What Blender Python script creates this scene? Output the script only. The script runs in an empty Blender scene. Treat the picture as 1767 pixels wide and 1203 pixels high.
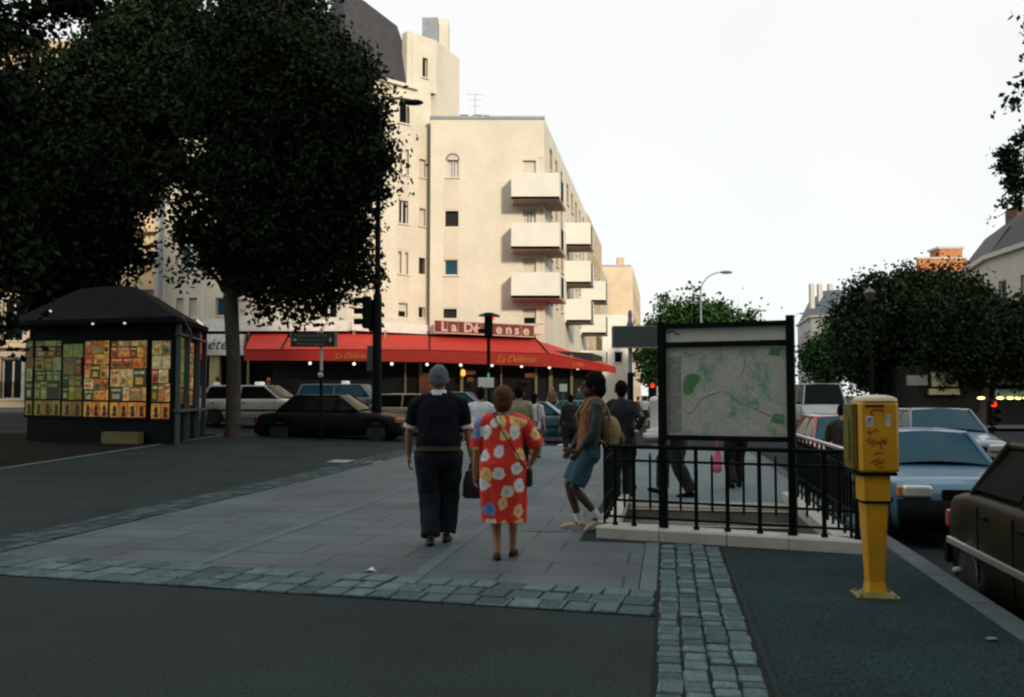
import bpy, math, random
import numpy as np
from mathutils import Vector, Matrix, noise

# ---------------------------------------------------------------- camera, world, sun, exposure
scene = bpy.context.scene
COL = scene.collection
F, CX, CY, HOR, CAMZ = 1550.0, 883.5, 601.5, 682.0, 1.5
PITCH = math.atan((HOR - CY) / F)
cam_data = bpy.data.cameras.new('camera')
cam = bpy.data.objects.new('camera', cam_data)
COL.objects.link(cam)
cam.location = (0, 0, CAMZ)
cam.rotation_euler = (math.pi / 2 + PITCH, 0, 0)
cam_data.sensor_width = 36.0
cam_data.lens = 36.0 * F / 1767.0
cam_data.clip_start = 0.05
cam_data.clip_end = 3000
scene.camera = cam

SUN_EL, SUN_AZ = 20.0, 158.0        # azimuth: degrees from +Y towards +X, where the sun stands
world = bpy.data.worlds.new('World')
scene.world = world
world.use_nodes = True
wn = world.node_tree
wn.nodes.clear()
wo = wn.nodes.new('ShaderNodeOutputWorld')
wb = wn.nodes.new('ShaderNodeBackground')
sky = wn.nodes.new('ShaderNodeTexSky')
sky.sky_type = 'NISHITA'
sky.sun_disc = False
sky.sun_elevation = math.radians(SUN_EL)
sky.sun_rotation = math.radians(SUN_AZ)
wmix = wn.nodes.new('ShaderNodeMix'); wmix.data_type = 'RGBA'
wtc = wn.nodes.new('ShaderNodeTexCoord')
wnz = wn.nodes.new('ShaderNodeTexNoise'); wnz.inputs['Scale'].default_value = 1.6; wnz.inputs['Detail'].default_value = 4
wr = wn.nodes.new('ShaderNodeValToRGB')
wr.color_ramp.elements[0].position = 0.3; wr.color_ramp.elements[0].color = (7.9, 8.35, 8.2, 1)
wr.color_ramp.elements[1].position = 0.62; wr.color_ramp.elements[1].color = (8.9, 8.85, 8.55, 1)
wn.links.new(wtc.outputs['Generated'], wnz.inputs['Vector'])
wn.links.new(wnz.outputs['Fac'], wr.inputs['Fac'])
wmix.inputs['Factor'].default_value = 0.86
wn.links.new(sky.outputs['Color'], wmix.inputs[6])
wn.links.new(wr.outputs['Color'], wmix.inputs[7])
wn.links.new(wmix.outputs[2], wb.inputs['Color'])
wb.inputs['Strength'].default_value = 0.1
wn.links.new(wb.outputs['Background'], wo.inputs['Surface'])

sd = bpy.data.lights.new('sun', 'SUN')
sd.energy = 2.75
sd.angle = math.radians(6.0)
sd.color = (1.0, 0.85, 0.66)
sun = bpy.data.objects.new('sun', sd)
COL.objects.link(sun)
sa, se = math.radians(SUN_AZ), math.radians(SUN_EL)
sun_vec = Vector((math.sin(sa) * math.cos(se), math.cos(sa) * math.cos(se), math.sin(se)))
sun.rotation_euler = sun_vec.to_track_quat('Z', 'Y').to_euler()
sun.location = sun_vec * 60

scene.view_settings.view_transform = 'Standard'
scene.view_settings.look = 'None'
scene.view_settings.exposure = 0.28
scene.view_settings.gamma = 1.0
scene.render.engine = 'CYCLES'
scene.cycles.max_bounces = 6
scene.cycles.pixel_filter_type = 'BLACKMAN_HARRIS'
scene.cycles.filter_width = 2.3     # the print is soft

# ---------------------------------------------------------------- pixel <-> world survey of the photograph
cp, sp = math.cos(PITCH), math.sin(PITCH)
def ray(px, py):
    a, b = (px - CX) / F, (CY - py) / F
    return Vector((a, cp - b * sp, sp + b * cp))
def P(px, py, Y):
    d = ray(px, py)
    return Vector((0, 0, CAMZ)) + d * (Y / d.y)
def G(px, py, z=0.0):
    d = ray(px, py)
    return Vector((0, 0, CAMZ)) + d * ((z - CAMZ) / d.z)
def X(px, Y):
    return P(px, HOR, Y).x
def Z(py, Y):
    return P(CX, py, Y).z

TH = math.atan(0.172)               # the boulevard runs this far off the view axis
cu, su = math.cos(TH), math.sin(TH)
def W2(u, v):
    return (u * cu + v * su, -u * su + v * cu)
def UV(x, y):
    return (x * cu - y * su, x * su + y * cu)
def sm(t):
    t = min(1, max(0, t))
    return t * t * (3 - 2 * t)
def rise_uv(u, v):
    return 0.030 * min(28, max(0, v - 16)) * sm((-u - 2) / 11.0)
def gz(x, y):
    return rise_uv(*UV(x, y))

# ---------------------------------------------------------------- mesh helpers
class MB:
    def __init__(s):
        s.v, s.f, s.m, s.sm = [], [], [], []
    def add(s, vs, fs, mi=0, smooth=False):
        o = len(s.v)
        s.v.extend([tuple(p) for p in vs])
        for f in fs:
            s.f.append(tuple(i + o for i in f)); s.m.append(mi); s.sm.append(smooth)
    def box(s, a, b, mi=0, rz=0.0, c=None):
        x0, y0, z0 = a; x1, y1, z1 = b
        vs = [Vector(p) for p in ((x0,y0,z0),(x1,y0,z0),(x1,y1,z0),(x0,y1,z0),(x0,y0,z1),(x1,y0,z1),(x1,y1,z1),(x0,y1,z1))]
        if rz:
            c = Vector(c or ((x0+x1)/2, (y0+y1)/2, 0)); R = Matrix.Rotation(rz, 3, 'Z')
            vs = [R @ (p - c) + c for p in vs]
        s.add(vs, [(0,3,2,1),(4,5,6,7),(0,1,5,4),(1,2,6,5),(2,3,7,6),(3,0,4,7)], mi)
    def bbox(s, a, b, bv=0.02, mi=0):       # box with bevelled edges
        x0,y0,z0=a; x1,y1,z1=b
        bv = min(bv, (x1-x0)*.49, (y1-y0)*.49, (z1-z0)*.49)
        rings=[]
        for z, k in ((z0,bv),(z0+bv*.3,bv*.3),(z0+bv,0),(z1-bv,0),(z1-bv*.3,bv*.3),(z1,bv)):
            q=bv
            X0,X1,Y0,Y1=x0+k,x1-k,y0+k,y1-k
            rings.append([(X0+q,Y0,z),(X1-q,Y0,z),(X1,Y0+q,z),(X1,Y1-q,z),(X1-q,Y1,z),(X0+q,Y1,z),(X0,Y1-q,z),(X0,Y0+q,z)])
        s.loft(rings, mi, smooth=False)
    def quad(s, a, b, c, d, mi=0):
        s.add([a, b, c, d], [(0, 1, 2, 3)], mi)
    def slab(s, pts, n, mi=0):              # polygon thickened along vector n
        k = len(pts); n = Vector(n)
        vs = [Vector(p) for p in pts] + [Vector(p) + n for p in pts]
        fs = [tuple(range(k))[::-1], tuple(range(k, 2*k))]
        for i in range(k):
            j = (i+1) % k
            fs.append((i, j, j+k, i+k))
        s.add(vs, fs, mi)
    def loft(s, rings, mi=0, smooth=True, caps=True, closed=False):
        k = len(rings[0]); vs = [p for r in rings for p in r]; fs = []
        n = len(rings)
        for i in range(n if closed else n-1):
            a = i*k; b = ((i+1) % n)*k
            for j in range(k):
                j2 = (j+1) % k
                fs.append((a+j, a+j2, b+j2, b+j))
        s.add(vs, fs, mi, smooth)
        if caps and not closed:
            s.add(rings[0], [tuple(range(k))[::-1]], mi, False)
            s.add(rings[-1], [tuple(range(k))], mi, False)
    def tube(s, pts, r, mi=0, n=10, smooth=True, flat=1.0, round_ends=False):
        pts = [Vector(p) for p in pts]
        rs = list(r) if hasattr(r, '__len__') else [r]*len(pts)
        if round_ends:
            d0 = (pts[0]-pts[1]).normalized(); d1 = (pts[-1]-pts[-2]).normalized()
            p0, r0, p1, r1 = pts[0], rs[0], pts[-1], rs[-1]
            pts = [p0+d0*r0*.98, p0+d0*r0*.75] + pts + [p1+d1*r1*.75, p1+d1*r1*.98]
            rs = [r0*.2, r0*.68] + rs + [r1*.68, r1*.2]
        rings = []; up = None
        for i, p in enumerate(pts):
            t = (pts[min(i+1, len(pts)-1)] - pts[max(i-1, 0)]).normalized()
            if up is None:
                up = Vector((0,0,1)) if abs(t.z) < .9 else Vector((0,1,0))
            a = (up - t*up.dot(t)).normalized(); up = a
            b = t.cross(a)
            rings.append([p + a*(math.cos(q)*rs[i]) + b*(math.sin(q)*rs[i]*flat) for q in (2*math.pi*j/n for j in range(n))])
        s.loft(rings, mi, smooth)
    def lathe(s, prof, c=(0,0,0), mi=0, n=16, smooth=True, axis='Z'):
        rings = []
        for r, h in prof:
            ring = []
            for j in range(n):
                q = 2*math.pi*j/n
                if axis == 'Z': p = (r*math.cos(q), r*math.sin(q), h)
                elif axis == 'Y': p = (r*math.cos(q), -h, r*math.sin(q))
                else: p = (h, r*math.cos(q), r*math.sin(q))
                ring.append((p[0]+c[0], p[1]+c[1], p[2]+c[2]))
            rings.append(ring)
        s.loft(rings, mi, smooth)
    def ell(s, c, r, mi=0, n=14, m=10, rot=None):
        rings = []
        for i in range(m+1):
            a = -math.pi/2 + math.pi*i/m
            a = max(-1.5, min(1.5, a))
            ring = []
            for j in range(n):
                q = 2*math.pi*j/n
                p = Vector((r[0]*math.cos(a)*math.cos(q), r[1]*math.cos(a)*math.sin(q), r[2]*math.sin(a)))
                if rot: p = rot @ p
                ring.append(p + Vector(c))
            rings.append(ring)
        s.loft(rings, mi, True)
    def mesh(s, name, mats, off=None):
        me = bpy.data.meshes.new(name)
        vs = s.v
        if off is not None:
            vs = [(x-off[0], y-off[1], z-off[2]) for x, y, z in vs]
        me.from_pydata(vs, [], s.f)
        for m in (mats if isinstance(mats, (list, tuple)) else [mats]):
            me.materials.append(m)
        me.polygons.foreach_set('material_index', s.m)
        me.polygons.foreach_set('use_smooth', s.sm)
        me.update()
        return me
    def build(s, name, mats, parent=None, off=None, world=False):
        if world and parent is not None: off = parent.location
        o = bpy.data.objects.new(name, s.mesh(name, mats, off))
        COL.objects.link(o)
        if parent is not None: o.parent = parent
        elif off is not None: o.location = off
        return o

def tag(o, label=None, cat=None, group=None, kind=None):
    if label: o['label'] = label
    if cat: o['category'] = cat
    if group: o['group'] = group
    if kind: o['kind'] = kind
    return o
def thing(name, label, cat, loc=(0,0,0), rz=0.0, group=None):
    o = bpy.data.objects.new(name, None)
    o.empty_display_size = 0.2
    COL.objects.link(o)
    o.location = loc; o.rotation_euler = (0, 0, rz)
    return tag(o, label, cat, group)
def part_from(me, name, parent, mats=None, label=None):
    o = bpy.data.objects.new(name, me); COL.objects.link(o)
    if parent is not None: o.parent = parent
    if mats:
        for m in (mats if isinstance(mats, (list, tuple)) else [mats]): me.materials.append(m)
    if label: o['label'] = label
    return o
def copy_tree(o, parent=None):
    c = o.copy(); COL.objects.link(c); c.parent = parent
    for ch in list(o.children): copy_tree(ch, c)
    return c
def copy_thing(o, loc, rz, label, group=None):
    c = copy_tree(o); c.location = loc; c.rotation_euler = (0, 0, rz)
    c['label'] = label
    if group: c['group'] = group
    return c
def text_mesh(txt, size, shear=0.0, ext=0.004, align='CENTER', spacing=1.0, bold=0.0):
    cu_ = bpy.data.curves.new('t', 'FONT')
    cu_.body = txt; cu_.size = size; cu_.extrude = ext; cu_.shear = shear; cu_.align_x = align; cu_.align_y = 'CENTER'
    cu_.space_character = spacing; cu_.offset = bold; cu_.resolution_u = 3
    ob = bpy.data.objects.new('t', cu_); COL.objects.link(ob)
    dg = bpy.context.evaluated_depsgraph_get()
    me = bpy.data.meshes.new_from_object(ob.evaluated_get(dg))
    bpy.data.objects.remove(ob)
    me.materials.clear()
    return me
def lettering(txt, size, loc, parent, mat, rz=0.0, name='lettering', **k):
    me = text_mesh(txt, size, **k)
    o = part_from(me, name, parent, mat)
    if parent is not None: loc = Vector(loc) - parent.location
    o.location = loc; o.rotation_euler = (math.pi/2, 0, rz)
    return o

# ---------------------------------------------------------------- materials
def srgb(r, g, b):
    f = lambda c: ((c/255)/12.92 if c/255 <= .04045 else ((c/255+.055)/1.055)**2.4)
    return (f(r), f(g), f(b))
def M(name, col, rough=0.7, metal=0.0, var=0.18, scale=3.0, bump=0.0, bscale=40, emit=0.0, coat=0.0, spec=0.5, island=0.0, fine=0.0, ior=1.5):
    m = bpy.data.materials.new(name); m.use_nodes = True
    nt = m.node_tree; b = nt.nodes['Principled BSDF']
    b.inputs['Roughness'].default_value = rough
    b.inputs['Metallic'].default_value = metal
    b.inputs['Specular IOR Level'].default_value = spec
    b.inputs['IOR'].default_value = ior
    if coat: b.inputs['Coat Weight'].default_value = coat; b.inputs['Coat Roughness'].default_value = .08
    tc = nt.nodes.new('ShaderNodeTexCoord')
    base = None
    if var or fine:
        nz = nt.nodes.new('ShaderNodeTexNoise'); nz.inputs['Scale'].default_value = scale; nz.inputs['Detail'].default_value = 5
        nz.inputs['Roughness'].default_value = .6
        nt.links.new(tc.outputs['Object'], nz.inputs['Vector'])
        rp = nt.nodes.new('ShaderNodeValToRGB')
        rp.color_ramp.elements[0].position = .3; rp.color_ramp.elements[1].position = .7
        rp.color_ramp.elements[0].color = (*[c*(1-var) for c in col], 1)
        rp.color_ramp.elements[1].color = (*[min(1, c*(1+var)) for c in col], 1)
        nt.links.new(nz.outputs['Fac'], rp.inputs['Fac'])
        base = rp.outputs['Color']
    if fine and base is not None:
        n2 = nt.nodes.new('ShaderNodeTexNoise'); n2.inputs['Scale'].default_value = bscale; n2.inputs['Detail'].default_value = 2
        nt.links.new(tc.outputs['Object'], n2.inputs['Vector'])
        mr = nt.nodes.new('ShaderNodeMapRange'); mr.inputs[1].default_value = .3; mr.inputs[2].default_value = .7
        mr.inputs[3].default_value = 1-fine; mr.inputs[4].default_value = 1+fine
        nt.links.new(n2.outputs['Fac'], mr.inputs[0])
        mx = nt.nodes.new('ShaderNodeMix'); mx.data_type='RGBA'; mx.blend_type='MULTIPLY'; mx.inputs['Factor'].default_value = 1
        nt.links.new(base, mx.inputs[6]); nt.links.new(mr.outputs[0], mx.inputs[7]); base = mx.outputs[2]
    if island:
        ge = nt.nodes.new('ShaderNodeNewGeometry')
        mr = nt.nodes.new('ShaderNodeMapRange'); mr.inputs[3].default_value = 1-island; mr.inputs[4].default_value = 1+island
        nt.links.new(ge.outputs['Random Per Island'], mr.inputs[0])
        mx = nt.nodes.new('ShaderNodeMix'); mx.data_type='RGBA'; mx.blend_type='MULTIPLY'; mx.inputs['Factor'].default_value = 1
        if base is not None: nt.links.new(base, mx.inputs[6])
        else: mx.inputs[6].default_value = (*col, 1)
        nt.links.new(mr.outputs[0], mx.inputs[7]); base = mx.outputs[2]
    if base is not None: nt.links.new(base, b.inputs['Base Color'])
    else: b.inputs['Base Color'].default_value = (*col, 1)
    if bump:
        n3 = nt.nodes.new('ShaderNodeTexNoise'); n3.inputs['Scale'].default_value = bscale; n3.inputs['Detail'].default_value = 4
        nt.links.new(tc.outputs['Object'], n3.inputs['Vector'])
        bp = nt.nodes.new('ShaderNodeBump'); bp.inputs['Strength'].default_value = bump; bp.inputs['Distance'].default_value = .02
        nt.links.new(n3.outputs['Fac'], bp.inputs['Height']); nt.links.new(bp.outputs['Normal'], b.inputs['Normal'])
    if emit:
        b.inputs['Emission Color'].default_value = (*col, 1)
        if base is not None: nt.links.new(base, b.inputs['Emission Color'])
        b.inputs['Emission Strength'].default_value = emit
    return m

m_asphalt = M('asphalt', (.0150,.0272,.0268), .85, spec=.3, ior=1.4, var=.30, scale=.8, bump=.8, bscale=48, fine=.60)
m_asphalt2 = M('asphalt_dark', (.0195,.0375,.0405), .95, spec=.15, ior=1.35, var=.30, scale=.8, bump=.8, bscale=48, fine=.60)
m_road = M('road_asphalt', (.022,.027,.030), .95, spec=.15, ior=1.35, var=.2, scale=.5, bump=.4, bscale=60, fine=.15)
m_soil = M('soil', (.009,.009,.006), 1, spec=.1, var=.4, scale=2, bump=.6, bscale=30)
m_sett = M('granite_sett', (.090,.138,.146), .85, spec=.2, var=.18, scale=14, bump=.8, bscale=70, island=.42, fine=.3)
m_joint = M('sett_joint', (.018,.022,.022), 1, spec=.1, var=.2, scale=8)
m_strip = M('stone_strip', (.085,.12,.135), .85, var=.2, scale=3, bump=.3)
m_kerb = M('kerb_granite', (.055,.078,.085), .85, var=.2, scale=3, bump=.3)
m_white = M('white_paint', (.75,.74,.70), .7, var=.12, scale=3)
m_black = M('black_metal', (.006,.007,.007), .6, var=.2, scale=6, spec=.15, ior=1.35)
m_green = M('dark_green_metal', (.004,.009,.007), .6, var=.25, scale=5, spec=.15, ior=1.35)
m_bright = M('worn_steel', (.55,.57,.56), .3, .8, var=.1)
m_grey = M('grey_metal', (.10,.13,.13), .5, .2, var=.12)
m_stone = M('pale_stone', (.50,.49,.44), .8, var=.14, scale=3, bump=.2, fine=.06)
m_concrete = M('concrete', (.20,.22,.21), .9, var=.2, scale=2, bump=.3)
m_bark = M('bark', (.065,.055,.045), .95, var=.35, scale=5, bump=.8, bscale=14)
m_glass = M('dark_glass', (.006,.009,.010), .12, 0, var=0, spec=.28, ior=1.22)
m_glass_blue = M('window_glass', (.020,.080,.115), .15, 0, var=0, spec=.3, ior=1.3)
m_rubber = M('tyre_rubber', (.015,.015,.015), .85, var=.1)
m_rim = M('wheel_alloy', (.5,.5,.5), .35, .6, var=.1)

# ---------------------------------------------------------------- ground
def patch(u0, u1, v0, v1, zf, step=1.2, mb=None, mi=0, wob=0):
    mb = mb or MB()
    nu = max(1, int(math.ceil((u1-u0)/step))); nv = max(1, int(math.ceil((v1-v0)/step)))
    vs = []
    for j in range(nv+1):
        for i in range(nu+1):
            u = u0 + (u1-u0)*i/nu; v = v0 + (v1-v0)*j/nv
            vs.append((u, v, (zf(u, v) if callable(zf) else zf + rise_uv(u, v))))
    fs = [(j*(nu+1)+i, j*(nu+1)+i+1, (j+1)*(nu+1)+i+1, (j+1)*(nu+1)+i) for j in range(nv) for i in range(nu)]
    mb.add(vs, fs, mi)
    return mb
def ground(name, mb, mats, kind='structure'):
    o = mb.build(name, mats); o.rotation_euler = (0, 0, -TH); o['kind'] = kind
    return o
def zroad(u, v):
    return -0.14 - 0.16*(1-sm((v-14)/9.0)) + rise_uv(u, v)
VE, UE = 26.2, 2.30               # far edge and right edge of the plaza
mb = MB()
patch(UE-.02, 30, -40, VE, zroad, 1.5, mb); patch(-70, 30, VE, 62, zroad, 1.5, mb)
patch(30, 900, -900, 62, -.23 , 300, mb); patch(-900, 900, 62, 1500, lambda u, v: -.14 + rise_uv(max(-70,u), 62), 50, mb)
patch(-900, -70, -900, 62, lambda u, v: -.2, 300, mb); patch(-70, 30, -900, -40, lambda u,v:-.2, 60, mb)
ground('road', mb, m_road)
# plaza, with the stairwell left open
HL, HR, HF_L, HF_R, HB = -.50, 1.62, 9.85, 9.20, 12.6
mb = MB()
patch(-70, -.9, -40, VE, 0.0, 1.2, mb); patch(-.9, UE-.18, -40, 8, 0.0, 1.2, mb); patch(-.9, UE-.18, 14, VE, 0.0, 1.2, mb)
RL, RR = -.9, UE-.18
mb.add([(RL,8,0),(RR,8,0),(RR,14,0),(RL,14,0),(HL,HF_L,0),(HR,HF_R,0),(HR,HB,0),(HL,HB,0)],
       [(0,1,5,4),(1,2,6,5),(2,3,7,6),(3,0,4,7)])
ground('plaza', mb, m_asphalt)
mb = MB(); patch(.56, RR, -6, 8, .004, 2, mb)
mb.add([(.56,8,.004),(RR,8,.004),(RR,8.75,.004),(.56,8.95,.004)], [(0,1,2,3)])
ground('pavement', mb, m_asphalt2)
# kerb along the boulevard and along the crossing
def kerb_run(axis, fixed0, fixed1, a0, a1, L=1.0):
    mb = MB(); t = a0
    while t < a1:
        e = min(t+L, a1)
        if axis == 'v': lo, hi = (fixed0, t+.004, 0), (fixed1, e-.004, 0)
        else: lo, hi = (t+.004, fixed0, 0), (e-.004, fixed1, 0)
        cu0, cv0 = (lo[0]+hi[0])/2, (lo[1]+hi[1])/2
        r = rise_uv(cu0, cv0)
        mb.bbox((lo[0], lo[1], r-.35), (hi[0], hi[1], r+.012), .018)
        t = e
    return mb
ground('kerb', kerb_run('v', UE-.18, UE+.02, -6, VE), m_kerb)
ground('kerb', kerb_run('u', VE-.18, VE+.02, -34, UE-.18, 1.0), m_kerb)
# slabs: brick pattern in street coordinates
def slab_mat():
    m = bpy.data.materials.new('paving_slabs'); m.use_nodes = True
    nt = m.node_tree; b = nt.nodes['Principled BSDF']; b.inputs['Roughness'].default_value = .68
    tc = nt.nodes.new('ShaderNodeTexCoord')
    br = nt.nodes.new('ShaderNodeTexBrick')
    br.inputs['Scale'].default_value = 1.0; br.inputs['Brick Width'].default_value = 1.02; br.inputs['Row Height'].default_value = .58
    br.inputs['Mortar Size'].default_value = .013; br.offset = .35
    br.inputs['Color1'].default_value = (.058,.082,.094,1); br.inputs['Color2'].default_value = (.076,.101,.112,1); br.inputs['Mortar'].default_value = (.018,.02,.022,1)
    nz = nt.nodes.new('ShaderNodeTexNoise'); nz.inputs['Scale'].default_value = .7; nz.inputs['Detail'].default_value = 6
    n2 = nt.nodes.new('ShaderNodeTexNoise'); n2.inputs['Scale'].default_value = 55; n2.inputs['Detail'].default_value = 3
    mr = nt.nodes.new('ShaderNodeMapRange'); mr.inputs[1].default_value=.3; mr.inputs[2].default_value=.7; mr.inputs[3].default_value=.68; mr.inputs[4].default_value=1.32
    mx = nt.nodes.new('ShaderNodeMix'); mx.data_type='RGBA'; mx.blend_type='MULTIPLY'; mx.inputs['Factor'].default_value=1
    bp = nt.nodes.new('ShaderNodeBump'); bp.inputs['Strength'].default_value=.25; bp.inputs['Distance'].default_value=.02
    L = nt.links.new
    L(tc.outputs['Object'], br.inputs['Vector']); L(tc.outputs['Object'], nz.inputs['Vector']); L(tc.outputs['Object'], n2.inputs['Vector'])
    L(nz.outputs['Fac'], mr.inputs[0]); L(br.outputs['Color'], mx.inputs[6]); L(mr.outputs[0], mx.inputs[7]); L(mx.outputs[2], b.inputs['Base Color'])
    L(n2.outputs['Fac'], bp.inputs['Height']); L(bp.outputs['Normal'], b.inputs['Normal'])
    return m
m_slab = slab_mat()
def vband(u):                       # near edge of the cross band of setts
    return 6.24 - .092*(u+.1)
mb = MB()
patch(-6.25, -.9, 8.1, VE-.2, .004, 1.2, mb)
mb.add([(-6.25, vband(-6.25)+.8, .004), (-.9, vband(-.9)+.8, .004), (-.9, 8.1, .004), (-6.25, 8.1, .004)], [(0,1,2,3)])
mb.add([(-.9, vband(-.9)+.8, .004), (-.23, vband(-.23)+.8, .004), (-.23, 9.25, .004), (-.9, 9.3, .004)], [(0,1,2,3)])
ground('paving', mb, m_slab)
mb = MB(); patch(-.9, RR, 14, VE-.2, .004, 1.2, mb); patch(-6.25, -.9, 20.5, VE-.2, .0075, 1.2, mb)
mb.add([(HR,HB+.33,.004),(RR,HB+.2,.004),(RR,14,.004),(RL,14,.004),(RL,HB+.2,.004),(HL,HB+.33,.004)], [(0,1,2,3,4,5)])
ground('pale_paving', mb, M('pale_paving', (.095,.135,.145), .75, var=.22, scale=1.2, bump=.3, fine=.15))
mb = MB()
for u in (-4.12, -2.06):
    patch(u-.06, u+.06, vband(u)+.8, VE-.2, .008, 1.2, mb)
patch(-.22, -.09, vband(-.2)+.8, 9.3, .008, 2, mb)
patch(-13.4, -13.2, 8, VE-.2, .012, 1.2, mb)
patch(-6.25, -.9, 15.0, 15.16, .0065, 1.2, mb); patch(-6.25, -.9, 19.6, 19.8, .0065, 1.2, mb)
ground('stone_lines', mb, m_strip)
mb = MB(); patch(-60, -13.45, -10, VE-.2, .006, 1.2, mb); ground('soil_strip', mb, m_soil)
# granite setts
rnd = random.Random(4)
def sett(mb, cx, cy, lx, ly, rot, z):
    t = rnd.uniform(-.004,.006); a = rot + rnd.uniform(-.05,.05)
    c, s_ = math.cos(a), math.sin(a); rings = []
    for zz, k in ((-.02, 0), (.004+t, 0), (.012+t, .004), (.015+t, .013)):
        ring = []
        hx, hy = lx/2-k, ly/2-k; q = .014
        for x, y in ((-hx+q,-hy),(hx-q,-hy),(hx,-hy+q),(hx,hy-q),(hx-q,hy),(-hx+q,hy),(-hx,hy-q),(-hx,-hy+q)):
            ring.append((cx+x*c-y*s_, cy+x*s_+y*c, z+zz))
        rings.append(ring)
    mb.loft(rings, 0, False, caps=False)
    mb.add(rings[-1], [tuple(range(8))], 0)
    return
mbs = MB()
for i in range(4):
    v = 2.2 + rnd.uniform(0, .1)
    uc = .0 + i*.142
    while v < 9.1:
        l = rnd.uniform(.11, .21)
        sett(mbs, uc + rnd.uniform(-.006,.006), v+l/2, .128+rnd.uniform(-.006,.006), l-.014, 0, .002)
        v += l
for j in range(3):
    u = -.10
    while u > -14:
        l = rnd.uniform(.17, .25)
        u -= l
        sett(mbs, u+l/2, vband(u+l/2)+.13+j*.262+rnd.uniform(-.006,.006), l-.014, .245+rnd.uniform(-.01,.01), -.09, .002)
mbs2 = MB()
for i in range(3):
    v = vband(-6.5)+.85
    while v < VE-.3:
        l = rnd.uniform(.16, .26)
        uc = -6.36 - i*.2
        sett(mbs2, uc, v+l/2, .185, l-.014, 0, .002 + rise_uv(uc, v))
        v += l
mbj = MB()
patch(-.09, .52, 2, 9.2, .0068, 3, mbj)
mbj.add([(-14, vband(-14), .0068), (-.09, vband(-.09), .0068), (-.09, vband(-.09)+.79, .0068), (-14, vband(-14)+.79, .0068)], [(0,1,2,3)])
patch(-6.88, -6.25, vband(-6.5)+.82, VE-.2, .0068, 1.2, mbj)
o = ground('cobbles', mbs, m_sett); ground('cobbles', mbs2, M('dull_sett', (.050,.072,.076), .9, spec=.15, var=.3, scale=2, island=.45, fine=.3)); ground('cobble_bedding', mbj, m_joint)
# pavement before the cafe, and along the far side of the boulevard
mb = MB()
vs = []; nx, ny = 30, 5
for j in range(ny+1):
    for i in range(nx+1):
        x = -45 + i*(48.5/nx); y = 43.2 + j*(9/ny)
        vs.append((x, y, gz(x, y)+.0))
mb.add(vs, [(j*(nx+1)+i, j*(nx+1)+i+1, (j+1)*(nx+1)+i+1, (j+1)*(nx+1)+i) for j in range(ny) for i in range(nx)])
for i in range(nx):
    a, b = vs[i], vs[i+1]
    mb.quad((a[0],a[1],a[2]-.2), (b[0],b[1],b[2]-.2), b, a)
m_pave = M('pavement_asphalt', (.075,.08,.082), .9, var=.2, scale=1, bump=.3)
mb.build('pavement', m_pave)['kind'] = 'structure'
mb = MB(); patch(13.5, 40, -20, 26, .0, 40, mb); patch(14, 90, 44, 250, .0, 60, mb)
patch(5.0, 7.0, 48, 240, .0, 40, mb)
ground('pavement', mb, m_pave)
mb = MB()
for k in range(7):
    mb2u = -6.5 + k*1.0
    patch(mb2u, mb2u+.5, VE+.8, VE+3.8, lambda u, v: zroad(u, v)+.005, 1.5, mb)
m_mark = M('road_marking', (.42,.46,.46), .8, var=.25, scale=4)
ground('crosswalk', mb, m_mark)

# ---------------------------------------------------------------- buildings
m_cream = M('cream_render', (.655,.61,.50), .85, var=.09, scale=.45, bump=.2, fine=.05, bscale=6)
m_cream2 = M('cream_render_left', (.61,.575,.475), .85, var=.08, scale=.3, bump=.15, fine=.03)
m_pink = M('pinkish_panel', (.63,.56,.46), .85, var=.08, scale=.6)
m_balc = M('balcony_white', (.70,.69,.62), .8, var=.06, scale=.8, bump=.1)
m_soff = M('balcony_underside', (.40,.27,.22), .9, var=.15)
m_slate = M('slate_roof', (.035,.035,.042), .7, var=.25, scale=3, bump=.4, bscale=20)
m_zinc = M('zinc', (.22,.25,.28), .5, .3, var=.15)
m_shut = M('roller_shutter', (.62,.58,.48), .7, var=.06)
m_frame = M('window_frame_paint', (.66,.62,.54), .6, var=.08)
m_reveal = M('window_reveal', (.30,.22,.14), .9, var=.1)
m_red = M('red_canvas', (.52,.026,.014), .75, var=.12, scale=1.3, bump=.12, bscale=6)
m_redv = M('red_valance', (.44,.022,.010), .75, var=.12, scale=1.3, bump=.12, bscale=6)
m_signred = M('sign_brown_red', (.13,.018,.012), .5, var=.25, scale=3)
m_signtxt = M('sign_letter', (.62,.42,.34), .6, var=.1)
m_yellowtxt = M('gold_script', (.62,.20,.02), .6, var=.05)
m_postc = M('ochre_post', (.30,.24,.11), .6, var=.15)
m_dark = M('dark_interior', (.012,.014,.012), .9, var=.2)
m_bulb = M('globe_lamp', (1.0,.97,.85), .5, var=0, emit=1.2)
m_warm = M('amber_lamp', (1.0,.45,.08), .5, var=0, emit=1.0)
m_curtain = M('lace_curtain', (.55,.55,.52), .9, var=.25, scale=8)

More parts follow.
